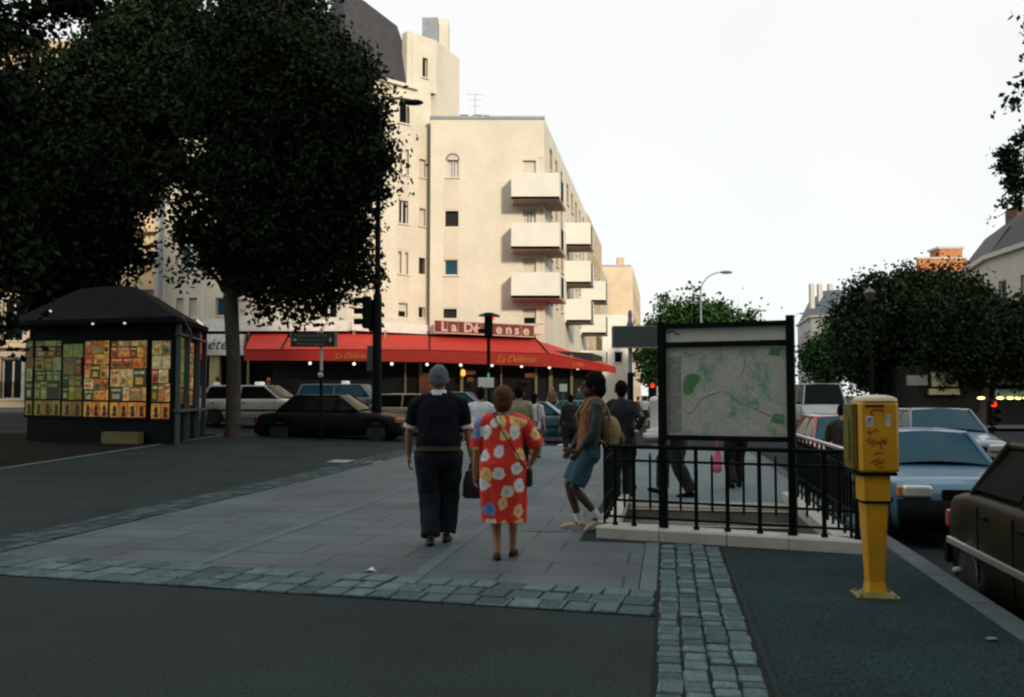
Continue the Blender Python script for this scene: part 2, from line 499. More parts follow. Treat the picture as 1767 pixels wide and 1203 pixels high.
class Facade:
    """a straight wall between plan points a and b (z0..z1) with real openings"""
    def __init__(s, a, b, z0, z1, parent, mat, depth=.22, back=.5):
        s.back = back
        s.a, s.b = Vector((a[0], a[1], 0)), Vector((b[0], b[1], 0))
        s.L = (s.b-s.a).length; s.d = (s.b-s.a).normalized(); s.n = Vector((s.d.y, -s.d.x, 0))
        s.z0, s.z1, s.parent, s.mat, s.depth = z0, z1, parent, mat, depth
        s.holes = []
    def pt(s, t, z, out=0.0):
        p = s.a + s.d*t + s.n*out
        return Vector((p.x, p.y, z))
    def t_at(s, px):                 # where the line of sight through column px meets the wall
        k = (px - CX)/F/ (cp)        # x/y slope (near the horizon)
        # a.x + d.x t = k (a.y + d.y t)
        return (k*s.a.y - s.a.x)/(s.d.x - k*s.d.y)
    def z_at(s, px, py):
        t = s.t_at(px); y = s.a.y + s.d.y*t
        return Z(py, y)
    def hole(s, x0, x1, y0, y1, kind='plain', **k):
        t0, t1 = s.t_at(x0), s.t_at(x1); zt, zb = s.z_at((x0+x1)/2, y0), s.z_at((x0+x1)/2, y1)
        s.holes.append((t0, t1, zb, zt, kind, k))
    def hole_tz(s, t0, t1, z0, z1, kind='plain', **k):
        s.holes.append((t0, t1, z0, z1, kind, k))
    def finish(s, name='wall', top=None):
        ts = sorted(set([0, s.L] + [h[0] for h in s.holes] + [h[1] for h in s.holes]))
        zs = sorted(set([s.z0, s.z1] + [h[2] for h in s.holes] + [h[3] for h in s.holes]))
        mb = MB()
        for i in range(len(ts)-1):
            for j in range(len(zs)-1):
                tm, zm = (ts[i]+ts[i+1])/2, (zs[j]+zs[j+1])/2
                if any(h[0] < tm < h[1] and h[2] < zm < h[3] for h in s.holes): continue
                if tm < 0 or tm > s.L: continue
                mb.quad(s.pt(ts[i], zs[j]), s.pt(ts[i+1], zs[j]), s.pt(ts[i+1], zs[j+1]), s.pt(ts[i], zs[j+1]))
        D = -s.depth
        for (t0, t1, z0, z1, kind, k) in s.holes:
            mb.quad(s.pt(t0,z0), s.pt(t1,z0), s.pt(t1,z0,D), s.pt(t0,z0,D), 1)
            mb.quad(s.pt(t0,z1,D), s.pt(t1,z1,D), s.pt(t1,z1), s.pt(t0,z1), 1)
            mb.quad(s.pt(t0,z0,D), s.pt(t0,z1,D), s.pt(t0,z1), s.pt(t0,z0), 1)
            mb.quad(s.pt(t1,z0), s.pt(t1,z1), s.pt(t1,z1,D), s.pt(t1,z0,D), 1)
        # back skin and side returns give the wall its thickness
        mb.quad(s.pt(0,s.z0,-s.back), s.pt(0,s.z1,-s.back), s.pt(s.L,s.z1,-s.back), s.pt(s.L,s.z0,-s.back))
        mb.quad(s.pt(0,s.z1), s.pt(s.L,s.z1), s.pt(s.L,s.z1,-s.back), s.pt(0,s.z1,-s.back))
        mb.quad(s.pt(0,s.z0), s.pt(0,s.z1), s.pt(0,s.z1,-s.back), s.pt(0,s.z0,-s.back))
        mb.quad(s.pt(s.L,s.z0), s.pt(s.L,s.z0,-s.back), s.pt(s.L,s.z1,-s.back), s.pt(s.L,s.z1))
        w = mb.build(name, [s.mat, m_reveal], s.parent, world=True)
        for h in s.holes: s.window(*h)
        return w
    def box(s, mb, t0, t1, z0, z1, o0, o1, mi=0):
        vs = [s.pt(t0,z0,o1), s.pt(t1,z0,o1), s.pt(t1,z0,o0), s.pt(t0,z0,o0), s.pt(t0,z1,o1), s.pt(t1,z1,o1), s.pt(t1,z1,o0), s.pt(t0,z1,o0)]
        mb.add(vs, [(0,3,2,1),(4,5,6,7),(0,1,5,4),(1,2,6,5),(2,3,7,6),(3,0,4,7)], mi)
    def window(s, t0, t1, z0, z1, kind, k):
        D = -s.depth; w, h = t1-t0, z1-z0; q = min(.06, w*.12)
        if kind == 'open': 
            mb = MB(); s.box(mb, t0, t1, z0, z1, D-.02, D+.01)
            o = mb.build('window', m_dark, s.parent, world=True); return o
        mb = MB()
        s.box(mb, t0, t0+q, z0, z1, D, D+.07); s.box(mb, t1-q, t1, z0, z1, D, D+.07)
        s.box(mb, t0+q, t1-q, z0, z0+q, D, D+.07); s.box(mb, t0+q, t1-q, z1-q, z1, D, D+.07)
        if kind in ('double', 'pair', 'curtain'):
            m_ = (t0+t1)/2; s.box(mb, m_-q*.7, m_+q*.7, z0+q, z1-q, D, D+.075)
        s.box(mb, t0-.08, t1+.08, z0-.07, z0-.002, -.05, .09)      # sill
        fr = mb.build('window', m_frame, s.parent, world=True)
        off = s.parent.location
        mp = MB(); s.box(mp, t0+q, t1-q, z0+q, z1-q, D-.03, D+.02)
        gm = {'shut': m_glass, 'grey': m_glass_blue}.get(kind, m_glass)
        mp.build('pane', gm, fr, off=off)
        if kind in ('shut', 'half'):
            frac = k.get('frac', 1.0 if kind == 'shut' else .55)
            mp = MB(); zb = z1 - q - (h-2*q)*frac
            n = max(2, int((z1-zb)/.08))
            for i in range(n):
                za = zb + (z1-q-zb)*i/n; zc = zb + (z1-q-zb)*(i+1)/n
                s.box(mp, t0+q, t1-q, za+.006, zc, D+.022, D+.045)
            s.box(mp, t0+q, t1-q, zb, z1-q, D+.021, D+.035)
            mp.build('shutter', m_shut, fr, off=off)
        if kind == 'curtain':
            mp = MB(); s.box(mp, t0+q, t0+q+w*.28, z0+q, z1-q, D+.022, D+.03); s.box(mp, t1-q-w*.28, t1-q, z0+q, z1-q, D+.022, D+.03)
            mp.build('curtain', m_curtain, fr, off=off)
        if kind == 'rail' or k.get('rail'):
            mp = MB(); zz = z0+.9
            s.box(mp, t0, t1, zz, zz+.04, .02, .06)
            n = max(3, int(w/.12))
            for i in range(n+1):
                t = t0 + w*i/n; s.box(mp, t-.012, t+.012, z0, zz, .03, .055)
            mp.build('railing', m_black, fr, off=off)
        return fr

def balcony(parent, x0, x1, yf, yb, z0, z1, sky_dir=None, floor=None, end=True):
    """parapet slab balcony: plan quad front-left, front-right, back-right, back-left"""
    if floor is None: floor = [(x0,yf),(x1,yf),(x1,yb),(x0,yb)]
    mb = MB(); th = .10
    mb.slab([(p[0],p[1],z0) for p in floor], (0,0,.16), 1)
    def wall(a, b, za, zb):
        a, b = Vector((*a,0)), Vector((*b,0)); d = (b-a).normalized(); n = Vector((d.y,-d.x,0))*-th
        mb.slab([(a.x,a.y,za),(b.x,b.y,za),(b.x,b.y,zb),(a.x,a.y,zb)], n, 0)
    e = .003
    wall(floor[0], floor[1], z0-.002, z1); wall(floor[3], floor[0], z0-.002, z1-e)
    b = mb.build('balcony', [m_balc, m_soff], parent, world=True)
    # right side: parapet stubs with a dark grille between
    a, c = Vector((*floor[1],0)), Vector((*floor[2],0)); d = (c-a); L = d.length; d.normalize(); n = Vector((d.y,-d.x,0))*-th
    mw = MB()
    for f0, f1 in ((0.0,.22),(.62,1.0)):
        p, q = a+d*(L*f0+ (th if f0==0 else 0)), a+d*L*f1
        mw.slab([(p.x,p.y,z0-.002),(q.x,q.y,z0-.002),(q.x,q.y,z1-e),(p.x,p.y,z1-e)], n, 0)
    mw.build('side_parapet', m_balc, b, off=parent.location)
    mg = MB()
    p, q = a+d*L*.22, a+d*L*.62
    for z in (z0+.22, z1-.1): mg.tube([(p.x,p.y,z),(q.x,q.y,z)], .02, n=6)
    k = 7
    for i in range(k):
        r = p.lerp(q, (i+.5)/k); mg.tube([(r.x,r.y,z0+.1),(r.x,r.y,z1-.1)], .014, n=6)
    mg.build('grille', m_black, b, off=parent.location)
    return b

# --- corner block with the stacked balconies
Yc = 50.0
bc = thing('apartment_building', 'cream corner apartment block with stacked white balconies above the red cafe awning', 'building', (X(840,Yc), Yc, 0))
x740, x940 = X(741,Yc), X(940,Yc)
ztop = Z(205, Yc)
fr_ = Facade((x740,Yc), (x940,Yc), 4.9, ztop, bc, m_cream)
fr_.hole(770,790.5,276,306,'curtain'); fr_.hole(767.5,790.5,364,391,'open'); fr_.hole(766,789.5,448.5,475,'grey'); fr_.hole(765,788,533,549,'open')
for a,b,c,kd in ((277,303,0,'shut'),(362,390,0,'curtain'),(447,475,0,'shut'),(533,560,0,'half')):
    fr_.hole(902.5,925,a,b,kd)
for a,b,c,d in ((931,939,272,299),(932,938,360,385),(931,937,446,470),(931,937,533,557)):
    fr_.hole(a,b-.6,c,d,'plain')
fr_.finish()
# arched head over the top window: half-round surround with a glazed fanlight
tA, tB = fr_.t_at(770), fr_.t_at(790.5); zc = fr_.z_at(780,276); rA = (tB-tA)/2
mb = MB(); pts = [fr_.pt((tA+tB)/2 + rA*math.cos(q), zc + rA*.95*math.sin(q), .006) for q in [math.pi*i/12 for i in range(13)]]
mb.slab(pts, fr_.n*-.004); mb.build('fanlight', m_curtain, bc, world=True)
mb = MB(); mb.tube([fr_.pt((tA+tB)/2 + (rA+.03)*math.cos(q), zc + (rA*.95+.03)*math.sin(q), .01) for q in [math.pi*i/12 for i in range(13)]], .05, n=6)
mb.build('window_arch', m_reveal, bc, world=True)
mb = MB()
for y0, y1 in ((310,361),(394,446),(479,531)):
    mb = MB(); fr_.box(mb, fr_.t_at(766), fr_.t_at(790), fr_.z_at(778,y1), fr_.z_at(778,y0), 0, .025)
    mb.build('spandrel_panel', m_pink, bc, world=True)
mb = MB(); fr_.box(mb, -.05, fr_.L+.04, ztop-.02, ztop+.14, -.5, .07); mb.build('parapet_cap', m_zinc, bc, world=True)
# street side
sd_ = Vector((su, cu, 0))
S0 = Vector((x940, Yc, 0)); S1 = S0 + sd_*27
st = Facade((S0.x,S0.y), (S1.x,S1.y), 0.0, ztop, bc, m_cream)
for fl in range(4):
    for t in (2.4, 5.2, 8.0, 11.5, 14.5, 17.5, 20.5, 23.5):
        z = 6.3 + fl*2.62
        st.hole_tz(t, t+(.9 if (t*2+fl) % 3 < 1.5 else 1.2), z+.6, z+2.0, ('shut','plain','half','grey')[(int(t*3)+fl)%4])
st.finish()
mb = MB()
zs_ = ztop + .02
mb.slab([(x740,Yc+.5,zs_),(S0.x-.5,Yc+.5,zs_),(S1.x-.5,S1.y,zs_),(x740+3,S1.y,zs_)], (0,0,-.2)); mb.build('roof', m_zinc, bc, world=True)
mb = MB()
for a,b,y in ((792,806,199),(815,830,199),(832,844,200)):
    mb.box((X(a,52),52,ztop),(X(b,52),53,Z(y,52)+.05))
mb.build('chimney', m_concrete, bc, world=True)
mb = MB(); q = P(820,200,53); mb.tube([(q.x,53,ztop),(q.x,53,Z(162,53))], .014, n=6)
for k, w in ((0,.55),(.35,.4),(.7,.3)): mb.tube([(q.x-w,53,Z(163,53)-k),(q.x+w,53.2,Z(163,53)-k+.05)], .008, n=5)
mb.build('aerial', m_grey, bc, world=True)
# corner balconies (wrap the corner)
for (yt, yb_) in ((298,344),(384,430),(470,515)):
    a0 = (X(882,48.6), 48.6); a1 = (X(966,48.6), 48.6)
    e = Vector((a1[0], a1[1], 0)) + sd_*3.3
    fl = [a0, a1, (e.x, e.y), (S0.x+su*1.9, Yc+1.9), (x940-.002, Yc), (a0[0], Yc)]
    z0, z1 = Z(yb_,48.6), Z(yt,48.6)
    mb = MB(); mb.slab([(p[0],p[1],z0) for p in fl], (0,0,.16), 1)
    b_ = None
    def seg(mb, a, c, f0=0, f1=1, h0=0):
        a, c = Vector((*a,0)), Vector((*c,0)); d = c-a; L = d.length; d.normalize(); n = Vector((-d.y,d.x,0))*.11
        p, r = a+d*(L*f0), a+d*(L*f1)
        mb.slab([(p.x,p.y,z0-.003),(r.x,r.y,z0-.003),(r.x,r.y,z1-h0),(p.x,p.y,z1-h0)], n, 0)
    seg(mb, fl[0], fl[1]); seg(mb, (a1[0]-.001, a1[1]+.112), fl[2], 0, .25, .003); seg(mb, (a1[0]-.001,a1[1]+.112), fl[2], .72, 1, .003)
    seg(mb, (a0[0]+.002, Yc-.002), (a0[0]+.002, a0[1]+.113), 0, 1, .003); seg(mb, (e.x-.001,e.y), (fl[3][0],fl[3][1]), 0, 1, .003)
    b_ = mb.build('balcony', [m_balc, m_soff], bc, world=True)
    mg = MB(); A_ = Vector((a1[0],a1[1],0)); 
    for i in range(12):
        p = A_ + sd_*(.95+i*.125); mg.tube([(p.x-.05,p.y,z0+.12),(p.x-.05,p.y,z1-.1)], .018, n=6)
    for z in (z0+.25, z1-.1):
        p, r = A_+sd_*.85, A_+sd_*2.4; mg.tube([(p.x-.05,p.y,z),(r.x-.05,r.y,z)], .025, n=6)
    mg.build('grille', m_black, b_, off=bc.location)
# street balconies further back
for (pa, pb, Yb, dep, rows) in ((984,1020,60,2.6,((384,425),(450,490),(516,556))), (1008,1046,71,2.6,((485,521),(543,577),(605,640)))):
    for yt, yb_ in rows:
        wx = x940 + (Yb-Yc)*su/cu
        a0 = (wx, Yb); a1 = (X(pb,Yb), Yb); e = Vector((*a1,0))+sd_*dep; w2 = (wx+su*dep, Yb+cu*dep)
        balcony(bc, 0,0,0,0, Z(yb_,Yb), Z(yt,Yb), floor=[a0, a1, (e.x,e.y), w2])
        mb = MB(); p = Vector((wx+.01, Yb+.4,0)); r = p+sd_*1.3      # dark loggia door behind the parapet
        zz = Z(yb_,Yb)+.2
        mb.slab([(p.x,p.y,zz),(r.x,r.y,zz),(r.x,r.y,zz+2.1),(p.x,p.y,zz+2.1)], (.05,0,0)); mb.build('balcony_door', m_glass, bc, world=True)

# --- left wing and tower
bl = thing('apartment_building', 'long cream apartment wing with dark mansard roof and tall stair tower behind the plane tree', 'building', (X(500,47.5), 47.5, 0))
YL = 47.5
A0, A1, A2 = (X(276,YL),YL), (X(600,YL),YL), (X(741,50.9),50.9)
zw = Z(100,YL)
w1 = Facade(A0, A1, 4.9, 17.9, bl, m_cream2)
w1.hole(551,581,517,549,'double'); w1.hole(436,456,519,549,'shut'); w1.hole(371,386,514,545,'grey'); w1.hole(408,424,516,547,'shut')
w1.hole(303,315,514,548,'shut'); w1.hole(325,338,514,548,'shut'); w1.hole(310,326,428,464,'grey')
for y0 in (430,344,258,172):
    for a,b,kd in ((371,388,'shut'),(436,456,'grey'),(500,520,'shut'),(551,581,'double')):
        w1.hole(a,b,y0,y0+32,kd)
for y0 in (344,258,172): w1.hole(310,326,y0,y0+32,'shut')
w1.finish()
w2 = Facade(A1, A2, 4.9, 18.9, bl, m_cream)
for y0,y1,kd in ((172,213,'rail'),(346,386,'double'),(523,548,'half')): w2.hole(687,703,y0,y1,kd)
for y0,y1 in ((256,301),(434,472)):
    w2.hole(686,692,y0,y1,'shut'); w2.hole(697.5,703.5,y0+2,y1+2,'shut')
for y0,y1,kd in ((275,306,'shut'),(360,390,'shut'),(445,473,'open'),(530,549,'plain')): w2.hole(722,733,y0,y1,kd)
for y0,y1,kd in ((343,366,'open'),(420,460,'shut'),(258,300,'shut')): w2.hole(630,642,y0,y1,kd)
w2.finish()
mb = MB()
for y0, y1 in ((389,432),(476,520),(304,343)):
    mb = MB(); w2.box(mb, w2.t_at(685), w2.t_at(704.5), w2.z_at(695,y1), w2.z_at(695,y0), 0, .025); mb.build('spandrel_panel', m_pink, bl, world=True)
for y0, y1 in ((310,358),):
    mb = MB(); w2.box(mb, w2.t_at(721), w2.t_at(734), w2.z_at(728,y1), w2.z_at(728,y0), 0, .025); mb.build('spandrel_panel', m_pink, bl, world=True)
# pilasters on the left wing
mb = MB()
for a, b in ((345,352),(462,470),(598,606)):
    w1.box(mb, w1.t_at(a), w1.t_at(b)-.001, 4.95, 17.9, 0, .05)
mb.build('pilaster', m_cream, bl, world=True)
mb = MB(); w1.box(mb, w1.t_at(270), w1.t_at(271)+.35, 4.9, 17.9, 0, .45); mb.build('end_pier', m_stone, bl, world=True)
mb = MB(); w1.box(mb, .02, .2, 4.9, 17.9, .45, .6); mb.build('drainpipe', m_zinc, bl, world=True)
# tower: front over w2 and a receding face
T0 = w2.pt(w2.t_at(699), 0); T1 = w2.pt(w2.t_at(751), 0); T2 = Vector((X(791,54), 54, 0))
zt0, zt1 = Z(52,T0.y), Z(70,T1.y)
tw = Facade((T0.x,T0.y), (T1.x,T1.y), 18.9, zt1, bl, m_cream)
tw.hole(726.5,735.5,100,134,'plain'); tw.finish()
tw2 = Facade((T1.x,T1.y), (T2.x,T2.y), 8.0, zt1, bl, m_cream); tw2.finish()
mb = MB(); mb.slab([(T0.x,T0.y+.5,zt1),(T1.x-.3,T1.y+.5,zt1),(T2.x-.4,T2.y+.2,zt1),(T2.x-5,T2.y+3,zt1),(T0.x,T2.y+1,zt1)], (0,0,-.3)); mb.build('roof', m_zinc, bl, world=True)
mb = MB(); mb.slab([(T0.x,T0.y,18.9),(T0.x,T0.y,zt1),(T0.x,T0.y+4,zt1),(T0.x,T0.y+4,18.9)], (.3,0,0)); mb.build('tower_side', m_cream, bl, world=True)
mb = MB(); mb.box((X(753,55),55,zt1-.2),(X(771,55),56.2,Z(33,55))); mb.build('chimney', m_cream, bl, world=True)
mb = MB(); mb.box((X(725,54),54,zt1-.2),(X(753,54)-.01,55.6,Z(30,54))); mb.build('chimney', m_zinc, bl, world=True)
# mansard roof: sloping slate prism over both walls
zm = 17.92
def roof_prism(a, b, z0, z1, back, name='mansard_roof', skew=0.0):
    a, b = Vector((*a,z0)), Vector((*b,z0)); d = (b-a).normalized(); n = Vector((-d.y, d.x, 0))
    up = Vector((0,0,z1-z0))
    A, B = a + n*0.02, b + n*0.02
    a2, b2 = a + n*back + up, b + n*back + up - d*skew
    a3, b3 = a + n*9, b + n*9
    mb = MB(); mb.add([A, B, b2, a2, a3, b3], [(0,1,2,3),(1,5,2),(3,2,5,4),(0,3,4),(0,4,5,1)])
    return mb.build(name, m_slate, bl, world=True)
roof_prism((A0[0],A0[1]), (A1[0],A1[1]), 17.92, 22.8, 2.3)
pt0 = w2.pt(0,0); pt1 = w2.pt(w2.t_at(719),0)
mb = MB()
za, zb = 19.3, Z(155, pt1.y)
n_ = -w2.n
top0 = pt0 + n_*1.2; top1 = w2.pt(w2.t_at(697),0) + n_*.9
vs = [(pt0.x,pt0.y,18.92), (pt1.x,pt1.y,18.92), (top1.x,top1.y,zt0+.5), (top0.x,top0.y,24.2), (pt0.x+n_.x*7,pt0.y+n_.y*7,18.92), (pt1.x+n_.x*5,pt1.y+n_.y*5,18.92)]
mb.add(vs, [(0,1,2,3),(1,5,2),(0,3,4),(2,5,4,3)]); mb.build('mansard_roof', m_slate, bl, world=True)
mb = MB(); w1.box(mb, 0, w1.L, 17.8, 17.98, -.3, .25); w2.box(mb, 0, w2.t_at(716), 18.8, 18.98, -.3, .2); mb.build('cornice', m_cream, bl, world=True)
# ledge and white band above the shopfronts
mb = MB(); w1.box(mb, w1.t_at(350), w1.L+.05, Z(572,YL), Z(556,YL), 0, .35); w2.box(mb, .03, w2.L, Z(574,49), Z(558,49), 0, .32)
mb.build('fascia_band', m_white, bl, world=True)
mb = MB(); w1.box(mb, w1.t_at(350), w1.L+.02, Z(556,YL)+.002, Z(549,YL), 0, .12); w2.box(mb, .03, w2.L, Z(558,49)+.002, Z(548,49), 0, .12)
mb.build('ledge', m_cream2, bl, world=True)
# ground floor: dark shopfront behind posts
def shopfront(parent, pts, z0, z1, post_px):
    mb = MB()
    for a, b in zip(pts, pts[1:]):
        mb.slab([(a[0],a[1],z0),(b[0],b[1],z0),(b[0],b[1],z1),(a[0],a[1],z1)], (0,.1,0))
    mb.build('shopfront', m_glass, parent, world=True)
    for px, Y, w in post_px:
        x = X(px,Y); g = gz(x,Y); mb = MB(); mb.box((x-w/2,Y-.08,g),(x+w/2,Y+.08,z1-.05)); mb.build('shop_post', m_postc, parent, world=True)
shopfront(bl, [(A0[0],47.7),(A1[0],47.7),(A2[0],51.1)], .4, 5.0, ((428,47.4,.12),(548,47.4,.1),(664,48.0,.1),(610,47.5,.1)))
shopfront(bc, [(x740-.1,50.25),(x940,50.25)], .3, 5.0, ())
# terrace enclosure under the awning
mb = MB(); tpts = [(X(470,46.6),46.6),(X(741,46.9),46.9),(X(930,47.8),47.8),(X(1022,51),51.0),(X(1040,56),56.0)]
for a, b in zip(tpts, tpts[1:]):
    mb.slab([(a[0],a[1],.0),(b[0],b[1],.0),(b[0],b[1],3.9),(a[0],a[1],3.9)], (0,.06,0))
ter = mb.build('terrace_glazing', m_dark, bc, world=True)
for px, Y, w in ((726,46.8,.16),(797,47.0,.16),(925,47.6,.14),(950,48.3,.2),(986,49.5,.14),(700,46.8,.1),(755,46.8,.08),(865,47.3,.08)):
    x = X(px,Y); mb = MB(); mb.box((x-w/2,Y-.22,gz(x,Y)),(x+w/2,Y-.06,3.7)); mb.build('terrace_post', m_postc, bc, world=True)
m_poster2 = M('amber_display', (.16,.05,.015), .6, var=.5, scale=3, emit=.05)
for px, py, w, h in ((812,628+15,.5,.22),(812,655,.35,.2),(915,648,.55,.22),(735,665,.7,1.3)):
    q = P(px,py,46.5); mb = MB(); mb.box((q.x-w/2,46.5,q.z-h/2),(q.x+w/2,46.54,q.z+h/2)); mb.build('display_board', m_poster2, bc, world=True)

# --- red awning, in panels
aw = thing('cafe_awning', 'long red canvas awning with gold script valance round the corner cafe', 'awning', (X(740,46), 46, 2))
def V3(px, py, Y): return P(px, py, Y)
top = [V3(433,576,YL-.1), V3(500,576,YL-.1), V3(600,576,YL-.1), V3(741,579,50.3), V3(925,586,49.9), V3(1046,627,55)]
bot = [V3(413,603,44.6), V3(485,603,44.6), V3(600,603,44.6), V3(741,604,45.2), V3(946,610,46.4), V3(1040,629,50)]
bot[0] = V3(421,603,44.6)
vb = [V3(421,622,44.6), V3(485,622,44.6), V3(600,623,44.6), V3(741,625,45.2), V3(946,633,46.4), V3(1040,640,50)]
mt, mv, mr_ = MB(), MB(), MB()
for i in range(5):
    a, b, c, d = top[i], top[i+1], bot[i+1], bot[i]
    N = 6; grid = []
    for j in range(N+1):
        for k in range(N+1):
            s_, t_ = k/N, j/N
            p = (a.lerp(b, s_)).lerp(d.lerp(c, s_), t_)
            p.z -= .10*math.sin(math.pi*t_)*math.sin(math.pi*s_)*.8
            grid.append(p)
    fs = [(j*(N+1)+k, (j+1)*(N+1)+k, (j+1)*(N+1)+k+1, j*(N+1)+k+1) for j in range(N) for k in range(N)]
    mt.add(grid, fs, 0, True); mt.add([p-Vector((0,0,.02)) for p in grid], [f[::-1] for f in fs], 0, True)
    mv.slab([bot[i]+Vector((0,0,-.005)), bot[i+1]+Vector((0,0,-.005)), vb[i+1], vb[i]], (0,.02,0))
    if i in (0,1,3,4):
        mr_ = MB(); mr_.tube([top[i]+Vector((0,-.01,.02)), bot[i]+Vector((0,-.01,.02))], .045, n=6); mr_.build('hip_seam', m_black, aw, world=True)
mt.slab([top[0], bot[0], V3(433,603,YL-.1)], (.02,0,0))
cv = mt.build('canopy', m_red, aw, world=True)
mv.slab([bot[5], V3(1063,634,52), V3(1063,645,52), vb[5]], (0,.02,0))
mt2 = MB(); mt2.slab([top[5], V3(1063,634,52), bot[5]], (0,0,.02)); mt2.build('canopy', m_red, aw, world=True)
mv.build('valance', m_redv, aw, world=True)
mbh = MB(); mbh.tube([p+Vector((0,0,0)) for p in bot], .035, n=6); mbh.build('front_bar', m_redv, aw, world=True)
lettering('La Défense', .42, V3(606,614.5,44.56), aw, m_yellowtxt, shear=.5, spacing=.9)
lettering('La Défense', .50, V3(890,620.5,46.0), aw, m_yellowtxt, rz=math.atan2(1.2, 6.3), shear=.5, spacing=.9)
lettering('La Défense', .30, V3(1000,629,48.4), aw, m_yellowtxt, rz=math.atan2(3.6, 3.1), shear=.5)
# globe lamps under the awning edge
GL = {535:'faint globe lamp under the awning just left of the direction sign post',611:'globe lamp under the left gold script of the awning',676:'globe lamp under the awning just right of the tall lamp column',
      737:'globe lamp under the awning just left of the grey-haired head',795:'globe lamp under the awning between the grey-haired head and the slim dark pole',849:'globe lamp under the awning just right of the slim dark pole',
      900:'globe lamp under the awning below the large right gold script',948:'globe lamp at the foot of the dark awning seam',997:'rightmost faint globe lamp under the red awning'}
for px, py, Y in ((535,627,44.8),(611,628,44.8),(676,628,45),(737,629,45.4),(795,630,45.8),(849,630.5,46),(900,632,46.3),(948,634,46.6),(997,636,48.6)):
    q = P(px,py,Y); mb = MB(); mb.ell(q, (.075,.075,.075), n=12, m=8)
    o = tag(mb.build('globe_lamp', m_bulb, None, off=q), GL[px], 'lamp', 'globe lamps under the awning')
    mb = MB(); mb.tube([q+Vector((0,0,.09)), q+Vector((0,0,.22))], .02, n=6); mb.build('stem', m_black, o, off=q)
q = P(799,644,46.2); mb = MB(); mb.lathe([(.02,-.16),(.11,-.12),(.13,.02),(.09,.16),(.02,.2)], q, n=10); o = tag(mb.build('lantern', m_warm, None, off=q), 'glowing amber lantern on a terrace post behind the grey-haired man', 'lamp')
mb = MB(); mb.tube([q+Vector((0,0,.19)), q+Vector((0,.5,.3))], .015, n=6); mb.build('bracket', m_black, o, off=q)

# --- illuminated box sign over the cafe
sgA, sgB = V3(750,553,49.4), V3(922,562,49.2)
sg = thing('cafe_sign', 'long brown-red box sign reading La Défense above the red awning', 'sign', ((sgA.x+sgB.x)/2, 49.3, Z(570,49.3)))
zA0, zA1 = Z(574,49.3), Z(553,49.3); zB0, zB1 = Z(582,49.3), Z(562,49.3)
mb = MB(); mb.slab([(sgA.x,49.2,zA0),(sgB.x,49.2,zB0),(sgB.x,49.2,zB1),(sgA.x,49.2,zA1)], (0,.35,0)); mb.build('box', m_signred, sg, world=True)
mb = MB()
for a,b in (((sgA.x,zA0),(sgB.x,zB0)),((sgB.x,zB0),(sgB.x,zB1)),((sgB.x,zB1),(sgA.x,zA1)),((sgA.x,zA1),(sgA.x,zA0))):
    mb.tube([(a[0],49.17,a[1]),(b[0],49.17,b[1])], .035, n=6)
for f in (.13,.24,.37,.47,.75,.87):
    x = sgA.x+(sgB.x-sgA.x)*f; za_ = zA0+(zB0-zA0)*f; mb.tube([(x,49.19,za_),(x,49.19,za_+.62)], .012, n=5)
mb.build('trim', m_signtxt, sg, world=True)
for ch, px in zip('LaDéfense', (766,783,808,822,841,861,878,892,908)):
    f = (px-750)/172; z = (zA0+zA1)/2*(1-f) + (zB0+zB1)/2*f
    lettering(ch, .72, (X(px,49.15), 49.17, z), sg, m_signtxt, ext=.012, bold=.02)

# --- white shop sign and small red awning at left
q0, q1 = V3(357,577,47.0), V3(421,613,47.0)
sh = thing('shop_sign', 'white shop fascia with dark script left of the red awning behind the plane tree', 'sign', ((q0.x+q1.x)/2, 47, q1.z))
mb = MB(); mb.box((q0.x,46.9,q1.z),(q1.x,47.3,q0.z)); mb.build('panel', m_white, sh, world=True)
lettering('étés', .8, ((q0.x+X(392,47))/2+.15, 46.89, (q0.z+q1.z)/2), sh, m_black, shear=.4)
mb = MB(); a, b = V3(335,577,47.3), V3(357,577,47.3); c, d = V3(357,612,45.8), V3(338,612,45.8)
mb.slab([a, b, c, d], (0,0,-.03)); mb.slab([d, c, V3(357,621,45.8), V3(338,621,45.8)], (0,.03,0))
tag(mb.build('small_awning', m_red, None, off=(a.x,a.y,2)), 'narrow red awning beside the white shop sign behind the newspaper kiosk', 'awning')
mb = MB(); x = X(370,47.2); mb.box((x-.25,47.1,.4),(x+.25,47.5,3.9)); mb.build('shop_pillar', M('ochre_render', (.5,.42,.22), .8), bl, world=True)

# --- ornate neighbour at far left
bn = thing('apartment_building', 'ornate stone apartment house with iron balconies left behind the dark tree', 'building', (X(100,50), 50, 0))
m_oldstone = M('old_stone', (.62,.48,.30), .9, var=.15, scale=.8, bump=.3)
wf = Facade((X(-420,49.5),49.5), (X(268,49.5),49.5), 0, 21, bn, m_oldstone, depth=.3)
for fl in range(6):
    z = 1.2 + fl*3.2
    t = wf.L - 2.2
    while t > 1:
        wf.hole_tz(t-1.15, t, z+.1, z+2.3, 'double', rail=True); t -= 2.6
wf.finish()
mb = MB()
for fl in (1,2,3,4,5):
    z = 1.15+fl*3.2; wf.box(mb, 0, wf.L, z-.25, z, 0, .45)
wf.box(mb, 0, wf.L, 20.8, 21.2, 0, .5)
mb.build('cornice', m_oldstone, bn, world=True)
mb = MB()
for fl in range(6):
    z = 1.2+fl*3.2; t = wf.L-2.2
    while t > 1:
        wf.box(mb, t-1.35, t+.2, z+2.4, z+2.62, 0, .18); wf.box(mb, t-1.35, t-1.2, z, z+2.4, 0, .1); wf.box(mb, t+.05, t+.2, z, z+2.4, 0, .1); t -= 2.6
mb.build('window_surround', m_stone, bn, world=True)

